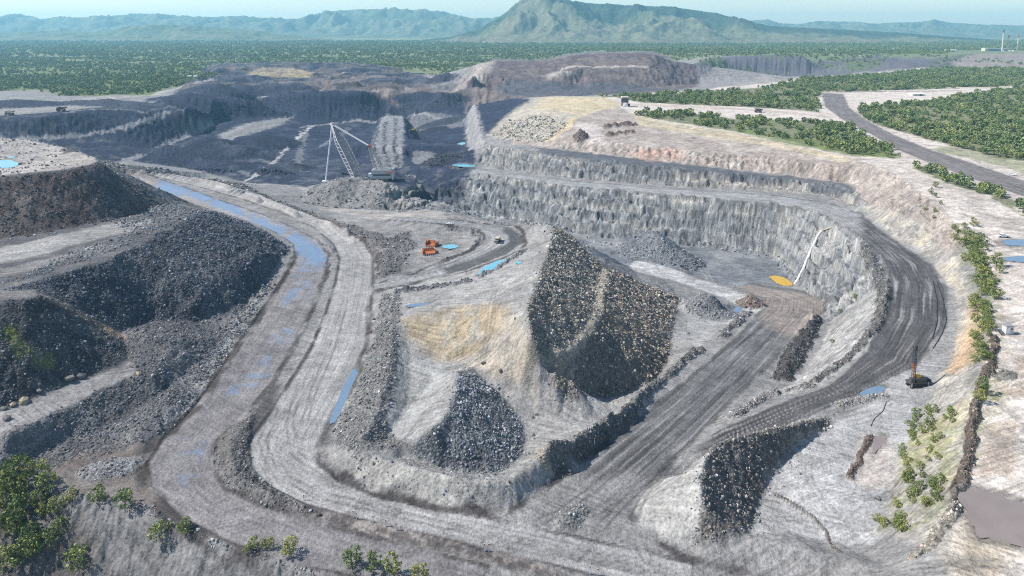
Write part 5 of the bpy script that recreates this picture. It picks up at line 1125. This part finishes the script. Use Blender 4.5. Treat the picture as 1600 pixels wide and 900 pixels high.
# --- dragline behind the grey mound
def dragline():
    foot = ray_at(563, 284, 1022); base = (ray_at(594, 288, 1034)[0], 1034, float(hz(ray_at(594, 288, 1034)[0], 1034)))
    t = empty('dragline', base); tag(t, 'tall white lattice-boom dragline standing behind the grey mound', 'dragline'); B = np.array(base)
    def bl(mb, name, m, parent=None):
        mb.v = [tuple(np.array(p) - B) for p in mb.v]; return mb.build(name, m, parent or t)
    x, y, z = base
    bl(MB().bar((x, y, z), (x, y, z + 4), 11, None, 24), 'tub', MG)
    for s in (-1, 1): bl(MB().box((x + 3, y + s * 15, z + 2.6), (26, 4.5, 5)), 'walking_shoe', MD)
    h = bl(MB().box((x + 5, y, z + 10.5), (32, 22, 12)), 'machinery_house', MP); bl(MB().box((x + 5, y, z + 16.9), (33, 23, .8)), 'roof', MG, h)
    bl(MB().box((x + 18, y - 12.5, z + 14.2), (16, 3, .7)), 'walkway', MR, h); bl(MB().box((x + 22, y - 12, z + 8.5), (1.4, 1.4, 11)), 'stair_tower', MW, h); bl(MB().box((x + 5, y - 11.1, z + 10), (26, .2, 2.5)), 'window_strip', GL, h)
    bl(MB().box((x - 13, y - 9, z + 9.5), (5, 5, 6)), 'operator_cab', MW)
    tip = ray_at(519, 194, 1070)
    # boom: four chords with lacing, narrow at the point sheave
    cw = lambda k: 7.5 * min(1, (1.02 - k) * 3.2) + .5
    ax = (tip - foot) / np.linalg.norm(tip - foot); side = np.cross(ax, [0, 0, 1.0]); side /= np.linalg.norm(side); up = np.cross(side, ax); n = 16
    node = [[foot + (tip - foot) * k / n + side * a * cw(k / n) * 1.0 + up * b * (1.0 + 3.2 * math.sin(math.pi * min(.96, k / n + .06))) for a, b in ((-1, -1), (1, -1), (1, 1), (-1, 1))] for k in range(n + 1)]
    for j in range(4): bl(MB().tube([node[k][j] for k in range(n + 1)], .6, 6), 'boom_chord', MP if j in (0, 3) else MG)
    lc = MB()
    for k in range(n):
        for j in range(4):
            lc.bar(node[k][j], node[k + 1][(j + 1) % 4], .34, None, 4); lc.bar(node[k][j], node[k][(j + 1) % 4], .3, None, 4)
    bl(lc, 'boom_lacing', MG)
    bl(MB().bar(tip - side * 2.2, tip + side * 2.2, 2.6, None, 14), 'point_sheave', MP)
    mt = ray_at(577, 228, 1030); ms = []
    for s in (-1, 1):
        for fx in (0, 10): ms.append(((x - 6 + fx, y + s * 6, z + 16.5), mt + np.array([fx * .35 - 1.5, s * 2.0, 0])))
    m_ = MB()
    for a, b in ms: m_.bar(a, b, .75, .6, 6)
    ma = bl(m_, 'gantry_mast', MT); lc = MB()
    for k in range(7):
        p = [np.array(a) + (np.array(b) - np.array(a)) * k / 7 for a, b in ms]; q = [np.array(a) + (np.array(b) - np.array(a)) * (k + 1) / 7 for a, b in ms]
        for i, j in ((0, 1), (1, 3), (3, 2), (2, 0)): lc.bar(p[i], q[j], .3, None, 4)
    bl(lc, 'mast_lacing', MG, ma); bl(MB().box(tuple(mt), (6, 6, 2.4)), 'mast_head', MR, ma)
    for s in (-1, 1): bl(MB().bar(mt + np.array([0, s * 2, 0]), tip + side * s * 1.6, .5, None, 5), 'suspension_rope', MP)
    bl(MB().bar(mt, np.array([x + 20, y, z + 16]), .45, None, 5), 'back_stay', MP)
    bot = ray_at(509, 282, 1042)
    for s in (-.7, .7): bl(MB().bar(tip + side * s, bot + side * s, .55, None, 6), 'hoist_rope', MW)
    bk = bl(MB().box(bot + np.array([0, 0, -3.]), (9, 8, 5), .3, 1.15), 'bucket', MW); bl(MB().bar(bot, np.array([x - 12, y, z + 6]), .3, None, 5), 'drag_rope', MD)
dragline()

# --- two spare dragline buckets on the platform
def spare_bucket(u, v, wpx, rz, sc_h, label):
    x, y, z = G2(u, v); w = wpx * math.hypot(y, CAM_Z - z) / FPX; h = w * sc_h; d = w * .62
    t = empty('dragline_bucket', (x, y, z), rz); tag(t, label, 'bucket')
    MB().box((0, 0, h * .10), (w * .96, d, h * .16)).build('floor', MO, t)
    MB().poly([(-w * .48, d * .42, h * .12), (w * .48, d * .42, h * .12), (w * .5, d * .58, h * .6), (-w * .5, d * .58, h * .6), (-w * .48, d * .5, h * .12), (w * .48, d * .5, h * .12), (w * .5, d * .66, h * .6), (-w * .5, d * .66, h * .6)], [(0, 1, 2, 3), (7, 6, 5, 4), (3, 2, 6, 7), (0, 3, 7, 4), (1, 5, 6, 2)]).build('back_wall', MO, t)
    for s in (-1, 1): MB().box((s * w * .47, 0, h * .34), (w * .06, d * 1.05, h * .5), 0, 1.0).build('side_wall', MO, t)
    a = MB()
    for s in (-1, 1): a.bar((s * w * .47, -d * .45, h * .5), (s * w * .36, -d * .45, h * .98), w * .045, w * .035, 6)
    a.bar((-w * .37, -d * .45, h * .97), (w * .37, -d * .45, h * .97), w * .045, None, 6); a.build('arch', MO, t)
    MB().box((0, -d * .52, h * .1), (w, d * .12, h * .14)).build('lip', MR, t)
    for k in range(6): MB().box((w * (-.4 + .16 * k), -d * .68, h * .09), (w * .055, d * .26, h * .08), 0, .7).build('tooth', MG, t)
    r = MB(); r.bar((-w * .5, -d * .1, h * .58), (-w * .5, d * .6, h * .6), w * .03); r.bar((w * .5, -d * .1, h * .58), (w * .5, d * .6, h * .6), w * .03); r.build('top_rail', MT, t)
spare_bucket(670, 396, 20, .25, .50, 'front one of two orange dragline buckets lying on the grey platform'); spare_bucket(675, 384, 17, -.35, .62, 'rear one of two orange dragline buckets, with its arch upright')

# --- trucks and light vehicles
def size_at(u, v, px): x, y, z = G2(u, v); return (x, y, z), px * math.sqrt(x * x + y * y + (CAM_Z - z) ** 2) / FPX
p, w = size_at(777, 378, 8.2); haul_truck(p, 2.85, w / 6.3, MT, MT, 'pale haul truck driving on the curved branch road')
p, w = size_at(96, 174, 11); haul_truck(p, 1.75, w / 11, MD, MD, 'dark haul truck on the far left spoil bench')
p, w = size_at(15, 180, 11); haul_truck(p, 1.3, w / 11, MT, MG, 'pale haul truck at the left edge on the far spoil bench')
p, w = size_at(1185, 176, 11); haul_truck(p, 1.4, w / 11, MD, MD, 'dark haul truck on the light track through the woods')
p, w = size_at(538, 273, 8); haul_truck(p, 1.3, w / 11, MD, MD, 'small dark truck deep in the far pit left of the dragline boom')
p, w = size_at(126, 172, 5); ute(p, 1.6, w / 5.2, MY, 'small yellowish vehicle right of the dark truck on the far bench')
p, w = size_at(702, 351, 9.5); ute(p, 1.25, w / 5.2, MW, 'white utility vehicle on the far side of the branch road bend')
p, w = size_at(1567, 371, 13); ute(p, 1.45, w / 5.2, MW, 'white utility vehicle parked above the upper blue puddle at right')
p, w = size_at(1581, 274, 8); ute(p, 1.0, w / 5.2, MW, 'white utility vehicle on the highway at the right edge')
for i, (u, v, lab) in enumerate([(381, 288, 'first from left of four white vehicles parked by the far light road'), (387, 288.4, 'second from left of four white vehicles parked by the far light road'), (393, 288.7, 'third from left of four white vehicles parked by the far light road'), (399, 289, 'fourth from left of four white vehicles parked by the far light road')]):
    p, w = size_at(u, v, 5); o = ute(p, .3 + .1 * i, w / 5.2, MW, lab); o['group'] = 'white vehicles parked by the far road'

# --- excavator in the far pit
def excavator(u, v, px, rz, label):
    p, w = size_at(u, v, px); t = empty('excavator', p, rz, w / 14); tag(t, label, 'excavator')
    for s in (-1, 1): MB().box((0, s * 2, .9), (6.4, 1.1, 1.8), 0, .85).build('track', MK, t)
    MB().box((-.6, 0, 3.2), (5.6, 4.6, 2.6)).build('engine_house', MD, t); c = MB().box((2.2, 1.6, 4.0), (2.0, 1.6, 2.6)).build('cab', MY, t); MB().box((3.22, 1.6, 4.4), (.06, 1.3, 1.2)).build('window', GL, c)
    MB().bar((2, 0, 3.4), (6.6, 0, 7.4), .55, .45).build('boom', MY, t); MB().bar((6.6, 0, 7.4), (8.8, 0, 3.2), .4, .35).build('stick', MY, t); MB().box((8.6, 0, 2.2), (2.0, 2.4, 2.0), 0, .8).build('bucket', MD, t)
excavator(643, 208, 16, .5, 'dark excavator digging coal in the far pit')

# --- blast-hole drill rig beside the black road
def drill():
    p, m = size_at(1426, 603, 1.0); t = empty('drill_rig', p, .1, 1.0); tag(t, 'blast-hole drill rig with raised mast beside the black bench road', 'drill rig'); k = m
    for s in (-1, 1): MB().box((5 * k, s * 4.0 * k, 2.2 * k), (22 * k, 3.4 * k, 4.4 * k), 0, .9).build('track', MK, t)
    MB().box((6 * k, 0, 5.6 * k), (26 * k, 10 * k, 2.2 * k)).build('deck', MD, t); h = MB().box((9 * k, 0, 9 * k), (14 * k, 8 * k, 5 * k)).build('engine_house', MD, t); MB().box((6 * k, 0, 13.2 * k), (6 * k, 5 * k, 3 * k)).build('air_receiver', MY, h); MB().box((9 * k, -4.7 * k, 10 * k), (10 * k, .4 * k, 4 * k)).build('radiator_grille', MD, h)
    c = MB().box((-4 * k, -3.4 * k, 10 * k), (5 * k, 4.4 * k, 6 * k)).build('cab', MD, t); MB().box((-4 * k, -5.7 * k, 11 * k), (4 * k, .3 * k, 3 * k)).build('window', GL, c)
    ms = MB(); q = [(-1.5, -1.5), (1.5, -1.5), (1.5, 1.5), (-1.5, 1.5)]
    for z0, z1, mm, nm in ((4, 30, MO, 'lower_mast'), (30, 54, MD, 'upper_mast')):
        b = MB()
        for a, c_ in q: b.bar((a * k, c_ * k + 0, z0 * k), (a * k, c_ * k, z1 * k), .55 * k, None, 4)
        n = 6
        for i in range(n):
            za, zb = z0 + (z1 - z0) * i / n, z0 + (z1 - z0) * (i + 1) / n
            for j in range(4): b.bar((q[j][0] * k, q[j][1] * k, za * k), (q[(j + 1) % 4][0] * k, q[(j + 1) % 4][1] * k, zb * k), .3 * k, None, 4)
        b.build(nm, mm, t)
    MB().bar((0, 0, 3 * k), (0, 0, 40 * k), .7 * k, None, 6).build('drill_string', MD, t); MB().bar((0, 0, 50 * k), (0, 0, 55 * k), 2.0 * k, None, 8).build('crown_sheave', MD, t)
    for x in (-5, 17):
        for s in (-1, 1): MB().bar((x * k, s * 5.2 * k, 0), (x * k, s * 5.2 * k, 7 * k), .8 * k, None, 6).build('levelling_jack', MG, t)
    MB().box((20 * k, 0, 7 * k), (4 * k, 8 * k, 4 * k)).build('dust_hood', MK, t)
drill()

# --- cabin with solar panel on the plateau
def cabin():
    p, m = size_at(1574, 521, 1.0); k = m; t = empty('pump_cabin', p, .05); tag(t, 'small pale metal cabin on the tan plateau at right', 'cabin')
    w = MB().box((0, 0, 5.4 * k), (9 * k, 7 * k, 9.6 * k)).build('wall', MP, t); MB().box((0, 0, 10.6 * k), (10 * k, 8 * k, .9 * k)).build('roof', MG, t); MB().box((-1.5 * k, -3.6 * k, 5 * k), (3 * k, .3 * k, 7 * k)).build('door', MW, w); MB().box((2.6 * k, -3.6 * k, 7 * k), (2 * k, .3 * k, 2 * k)).build('vent', MD, w)
    MB().box((-1 * k, 0, .35 * k), (16 * k, 9 * k, .7 * k)).build('skid_base', MG, t)
    s = MB().poly([(-12 * k, -4 * k, 1.2 * k), (-6 * k, -4 * k, 1.2 * k), (-6 * k, 3 * k, 4 * k), (-12 * k, 3 * k, 4 * k), (-12 * k, -4 * k, .9 * k), (-6 * k, -4 * k, .9 * k), (-6 * k, 3 * k, 3.7 * k), (-12 * k, 3 * k, 3.7 * k)], [(0, 1, 2, 3), (7, 6, 5, 4), (0, 4, 5, 1), (2, 6, 7, 3), (1, 5, 6, 2), (3, 7, 4, 0)]).build('solar_panel', GL, t)
    MB().bar((-9 * k, 2 * k, -.5 * k), (-9 * k, 2 * k, 3.5 * k), .4 * k).build('panel_post', MG, t)
cabin()

# --- loading bin beyond the blast mound
def bin_():
    p, k = size_at(976, 166, 1.0); t = empty('loading_bin', p, .1); tag(t, 'tall dark loading bin with a pale cap and white chute beyond the tan mound', 'loading bin')
    for a in (-4, 4):
        for b in (-3, 3): MB().bar((a * k, b * k, -1), (a * k, b * k, 7 * k), .5 * k).build('leg', MD, t)
    MB().box((0, 0, 9.5 * k), (10 * k, 7.5 * k, 7 * k)).build('hopper', MD, t); MB().box((0, 0, 14 * k), (10.6 * k, 8 * k, 2.2 * k)).build('cap', MC, t)
    MB().poly([(-5 * k, -4.2 * k, 0), (3 * k, -4.2 * k, 0), (3 * k, -4.2 * k, 6 * k), (-5 * k, -6.2 * k, 0), (3 * k, -6.2 * k, 0), (3 * k, -5.2 * k, 6 * k)], [(0, 2, 1), (3, 4, 5), (0, 1, 4, 3), (1, 2, 5, 4), (2, 0, 3, 5)]).build('chute', MW, t); MB().box((6.5 * k, 0, 2 * k), (3 * k, 4 * k, 4 * k)).build('drive_house', MD, t)
bin_()

# --- power station
def power_station():
    y = 4750.; x0 = ray_at(1536, 80, y)[0]; zb = float(hz(ray_at(1560, 80, y)[0], y)); px = math.hypot(y, 140) / FPX * 1.0
    t = empty('power_station', (x0, y, zb)); tag(t, 'distant cream power station with three tall chimneys on the right', 'power station'); X = lambda u: (ray_at(u, 80, y)[0] - x0); Zt = lambda v: ray_at(1560, v, y)[2] - zb
    def bx(name, m, u0, u1, v0, v1, dy=0, dep=40, parent=None): return MB().box(((X(u0) + X(u1)) / 2, dy, (Zt(v0) + Zt(v1)) / 2), (X(u1) - X(u0), dep, abs(Zt(v0) - Zt(v1)))).build(name, m, parent or t)
    low = 86
    bx('turbine_hall', MC, 1544, 1583, 75.5, low, 30); bx('boiler_house', MC, 1536, 1541, 75.5, low, 0); bx('bunker_wall', MB_, 1541.5, 1556, 77, low, -5); bx('dark_annex', MD, 1558, 1580, 78, low, 4)
    for u, w in ((1562, 3), (1572, 2), (1577, 3.4)): bx('precipitator', MW, u, u + w, 78.6, low, -25, 30)
    for u, v, r in ((1558.5, 50, 1.35), (1567.2, 58, 1.1), (1582, 58, 1.1)):
        k = px; sh = MB().bar((X(u), -45, Zt(low)), (X(u), -45, Zt(v)), r * k, r * k * .68, 16).build('chimney', MC, t); MB().bar((X(u), -45, Zt(v) - 4), (X(u), -45, Zt(v - 3.6) - 0), r * k * .78, None, 16).build('chimney_top', MD if v < 55 else MR, sh)
    bx('coal_conveyor', MB_, 1526, 1537, 81.2, 83, -20, 10)
power_station()
# transmission towers and sheds
def pylon(u, vb, vt, y, label):
    a, b = ray_at(u, vb, y), ray_at(u, vt, y); b[1] = a[1]; z = float(hz(a[0], y)); t = empty('transmission_tower', (a[0], y, z)); tag(t, label, 'pylon', 'transmission towers of the far switchyard'); h = b[2] - z
    m = MB()
    for s in (-1, 1):
        for r in (-1, 1): m.bar((s * 3.4, r * 3.4, -2), (s * .8, r * .8, h), .9, .7, 4)
    for k in range(4):
        w0, w1 = 3.4 - 2.6 * k / 4, 3.4 - 2.6 * (k + 1) / 4; m.bar((-w0, -w0, h * k / 4), (w1, -w1, h * (k + 1) / 4), .5, None, 4); m.bar((w0, -w0, h * k / 4), (-w1, -w1, h * (k + 1) / 4), .5, None, 4)
    m.build('lattice', MP, t); MB().bar((-7, 0, h * .82), (7, 0, h * .82), .7, None, 4).build('cross_arm', MP, t)
for i, (u, vt) in enumerate([(1395, 75), (1428, 77), (1432, 79), (1443, 78), (1455, 80), (1461, 78), (1290, 74), (1305, 76), (1420, 80), (1449, 81)]): pylon(u, 91, vt, 4450 + 30 * (i % 4), 'thin pale transmission tower on the far rim left of the power station')
def shed(u0, u1, v, hpx, y, m, label):
    a, b = ray_at(u0, v, y), ray_at(u1, v, y); w = b[0] - a[0]; z = float(hz((a[0] + b[0]) / 2, y)); h = hpx * y / FPX; t = empty('shed', ((a[0] + b[0]) / 2, y, z)); tag(t, label, 'shed')
    MB().box((0, 0, h * .35), (w, 24, h * .8)).build('wall', MP, t); MB().poly([(-w * .52, -14, h * .72), (w * .52, -14, h * .72), (w * .52, 0, h), (-w * .52, 0, h), (w * .52, 14, h * .72), (-w * .52, 14, h * .72)], [(0, 1, 2, 3), (3, 2, 4, 5), (0, 3, 5), (1, 4, 2)]).build('roof', m, t); MB().box((w * .2, -12.1, h * .3), (w * .18, .3, h * .6)).build('door', MD, t)
gy_ = lambda u, v: G2(u, v)[1]
shed(288, 302, 121, 3.2, gy_(295, 121), MW, 'left white-roofed shed on the edge of the far plain'); shed(304, 316, 120.5, 3, gy_(310, 121), MW, 'right white-roofed shed on the edge of the far plain')
shed(1422, 1440, 149, 4, gy_(1431, 149), MW, 'white-roofed shed beside the pale track right of the highway'); shed(1475, 1492, 90, 3, 4500, MW, 'pale low shed left of the power station mound'); shed(1440, 1462, 91, 2.4, 4520, MG, 'grey low shed in the far switchyard')

# --- pipes and hoses
def drape(uv, r, m, name, label, cat, lift=0.0, n=10):
    pts = []
    for (a, b), (c, d) in zip(uv[:-1], uv[1:]):
        for k in range(n): x, y, z = G2(a + (c - a) * k / n, b + (d - b) * k / n); pts.append(np.array((x, y, z + r * .6 + lift)))
    pts = [pts[0]] + [(a + b + c) / 3 for a, b, c in zip(pts[:-2], pts[1:-1], pts[2:])] + [pts[-1]]
    p0 = pts[0].copy(); tag(MB().tube([p - p0 for p in pts], r, 8).build(name, m, None, p0), label, cat)
drape([(1284,362),(1276,374),(1266,395),(1256,420),(1247,437),(1241,447)], 1.25, MW, 'drain_pipe', 'thick white pipe running down the rock wall to the yellow pond', 'pipe', .3, 6)
drape([(1284,362),(1292,359),(1302,356)], 1.0, MT, 'pipe_inlet', 'tan pipe end at the top of the white drain pipe', 'pipe', .2, 4)
drape([(1458,440),(1464,470),(1465,500),(1456,533)], .28, MK, 'hose', 'shorter black hose on the pale strip right of the black road', 'hose'); drape([(1464,440),(1474,470),(1479,500),(1472,522),(1456,548)], .28, MK, 'hose', 'longer black hose on the pale strip right of the black road', 'hose')
drape([(1515,814),(1535,820),(1555,824),(1572,818),(1580,802),(1590,800)], .1, MG, 'hose', 'thin grey hose lying in the muddy puddle at bottom right', 'hose', .1); drape([(1385,628),(1380,642),(1366,655),(1360,668)], .18, MK, 'hose', 'thin dark hose on the pale flat near the small grey berm', 'hose')
drape([(1180,812),(1184,790),(1190,770)], .14, MK, 'hose', 'short thin hose on the pale flat beside the curved tip', 'hose') if False else None

# --- marker posts
for u, v, h, lab in [(552,810,11,'leftmost marker post beside the inner lane, one of a close pair'),(557,812,11,'second marker post beside the inner lane, right of the pair'),(583,816,10,'lone marker post between the pair and the right posts of the row'),(603,824,11,'fourth marker post from the left in the row beside the inner lane'),(619,829,11,'fifth and last marker post of the row beside the inner lane'),
    (757,862,12,'marker post beside the road crossing, left of two'),(764,862,12,'marker post beside the road crossing, right of two'),(922,897,12,'left marker post at the bottom edge'),(934,899,10,'right marker post at the bottom edge'),(901,801,11,'marker post on the tiny heap in the junction'),(475,782,9,'pinkish marker post on the road median end'),(1068,734,10,'thin marker post on the pale mound beside the junction'),(1153,684,9,'thin marker post at the crest of the curved tip'),(929,695,9,'thin marker post on the ramp berm'),(242,803,9,'marker post left of the haul road curve')]:
    p, k = size_at(u, v, 1.0); t = empty('marker_post', p); tag(t, lab, 'post', 'marker posts beside the roads'); MB().box((0, 0, h * k * .5 - .3), (.32, .32, h * k)).build('post', MW, t); MB().box((0, -.18, h * k * .86), (.5, .1, h * k * .16)).build('reflector', MO, t)

# --- boulders
def boulder(u, v, wpx, m, label):
    p, w = size_at(u, v, wpx); r = np.random.default_rng(int(u * 7 + v)); import bmesh
    bm = bmesh.new(); bmesh.ops.create_icosphere(bm, subdivisions=1, radius=.5); 
    for q in bm.verts:
        c = q.co.copy(); q.co = c * (1 + .25 * math.sin(c.x * 7 + u) * math.cos(c.y * 6 + v) + r.uniform(-.2, .2)); q.co.x *= w * 1.05; q.co.y *= w * .8; q.co.z *= w * .7
    me = bpy.data.meshes.new('boulder'); bm.to_mesh(me); bm.free(); me.materials.append(m); o = bpy.data.objects.new('boulder', me); COL.objects.link(o); o.location = (p[0], p[1], p[2] + w * .1); o.rotation_euler = (0, 0, r.uniform(0, 6)); tag(o, label, 'boulder', 'single boulders lying on the flats')
for a in [(38,628,15,BT,'large tan boulder beside the light track near the left edge'),(21,634,10,BT,'smaller tan boulder just left of the large tan one'),(10,655,12,BR,'grey boulder at the left edge of the light track'),(6,640,10,BR,'grey boulder at the left edge above the track'),(108,594,14,BR,'grey boulder at the foot of the left spoil face, left of a pair'),(126,590,11,BR,'grey boulder at the foot of the left spoil face, right of a pair'),(62,612,9,BR,'grey boulder between the tan one and the pair by the track'),(217,586,10,BT,'pale boulder at the end of the light track'),
    (618,564,7,BR,'lone boulder high on the grey island flat'),(609,624,8,BR,'lone boulder in the middle of the grey island flat'),(607,634,6,BR,'small boulder just below the middle boulder of the island flat'),(600,666,9,BR,'lone boulder low on the grey island flat'),(832,653,6,BR,'left one of two dark stones right of the rock pile'),(838,648,6,BR,'right one of two dark stones right of the rock pile'),(833,681,7,BR,'dark stone at the lower right foot of the rock pile'),(868,574,9,BT,'pale boulder on the spur at the foot of the big tip'),(755,568,8,BR,'dark boulder below the sandy slope'),(782,580,8,BR,'dark boulder right of the one below the sandy slope'),(1372,780,9,BR,'brown stone on the pale flat below the shallow puddle'),(1170,795,8,BT,'pale block at the foot of the curved tip')]: boulder(*a)
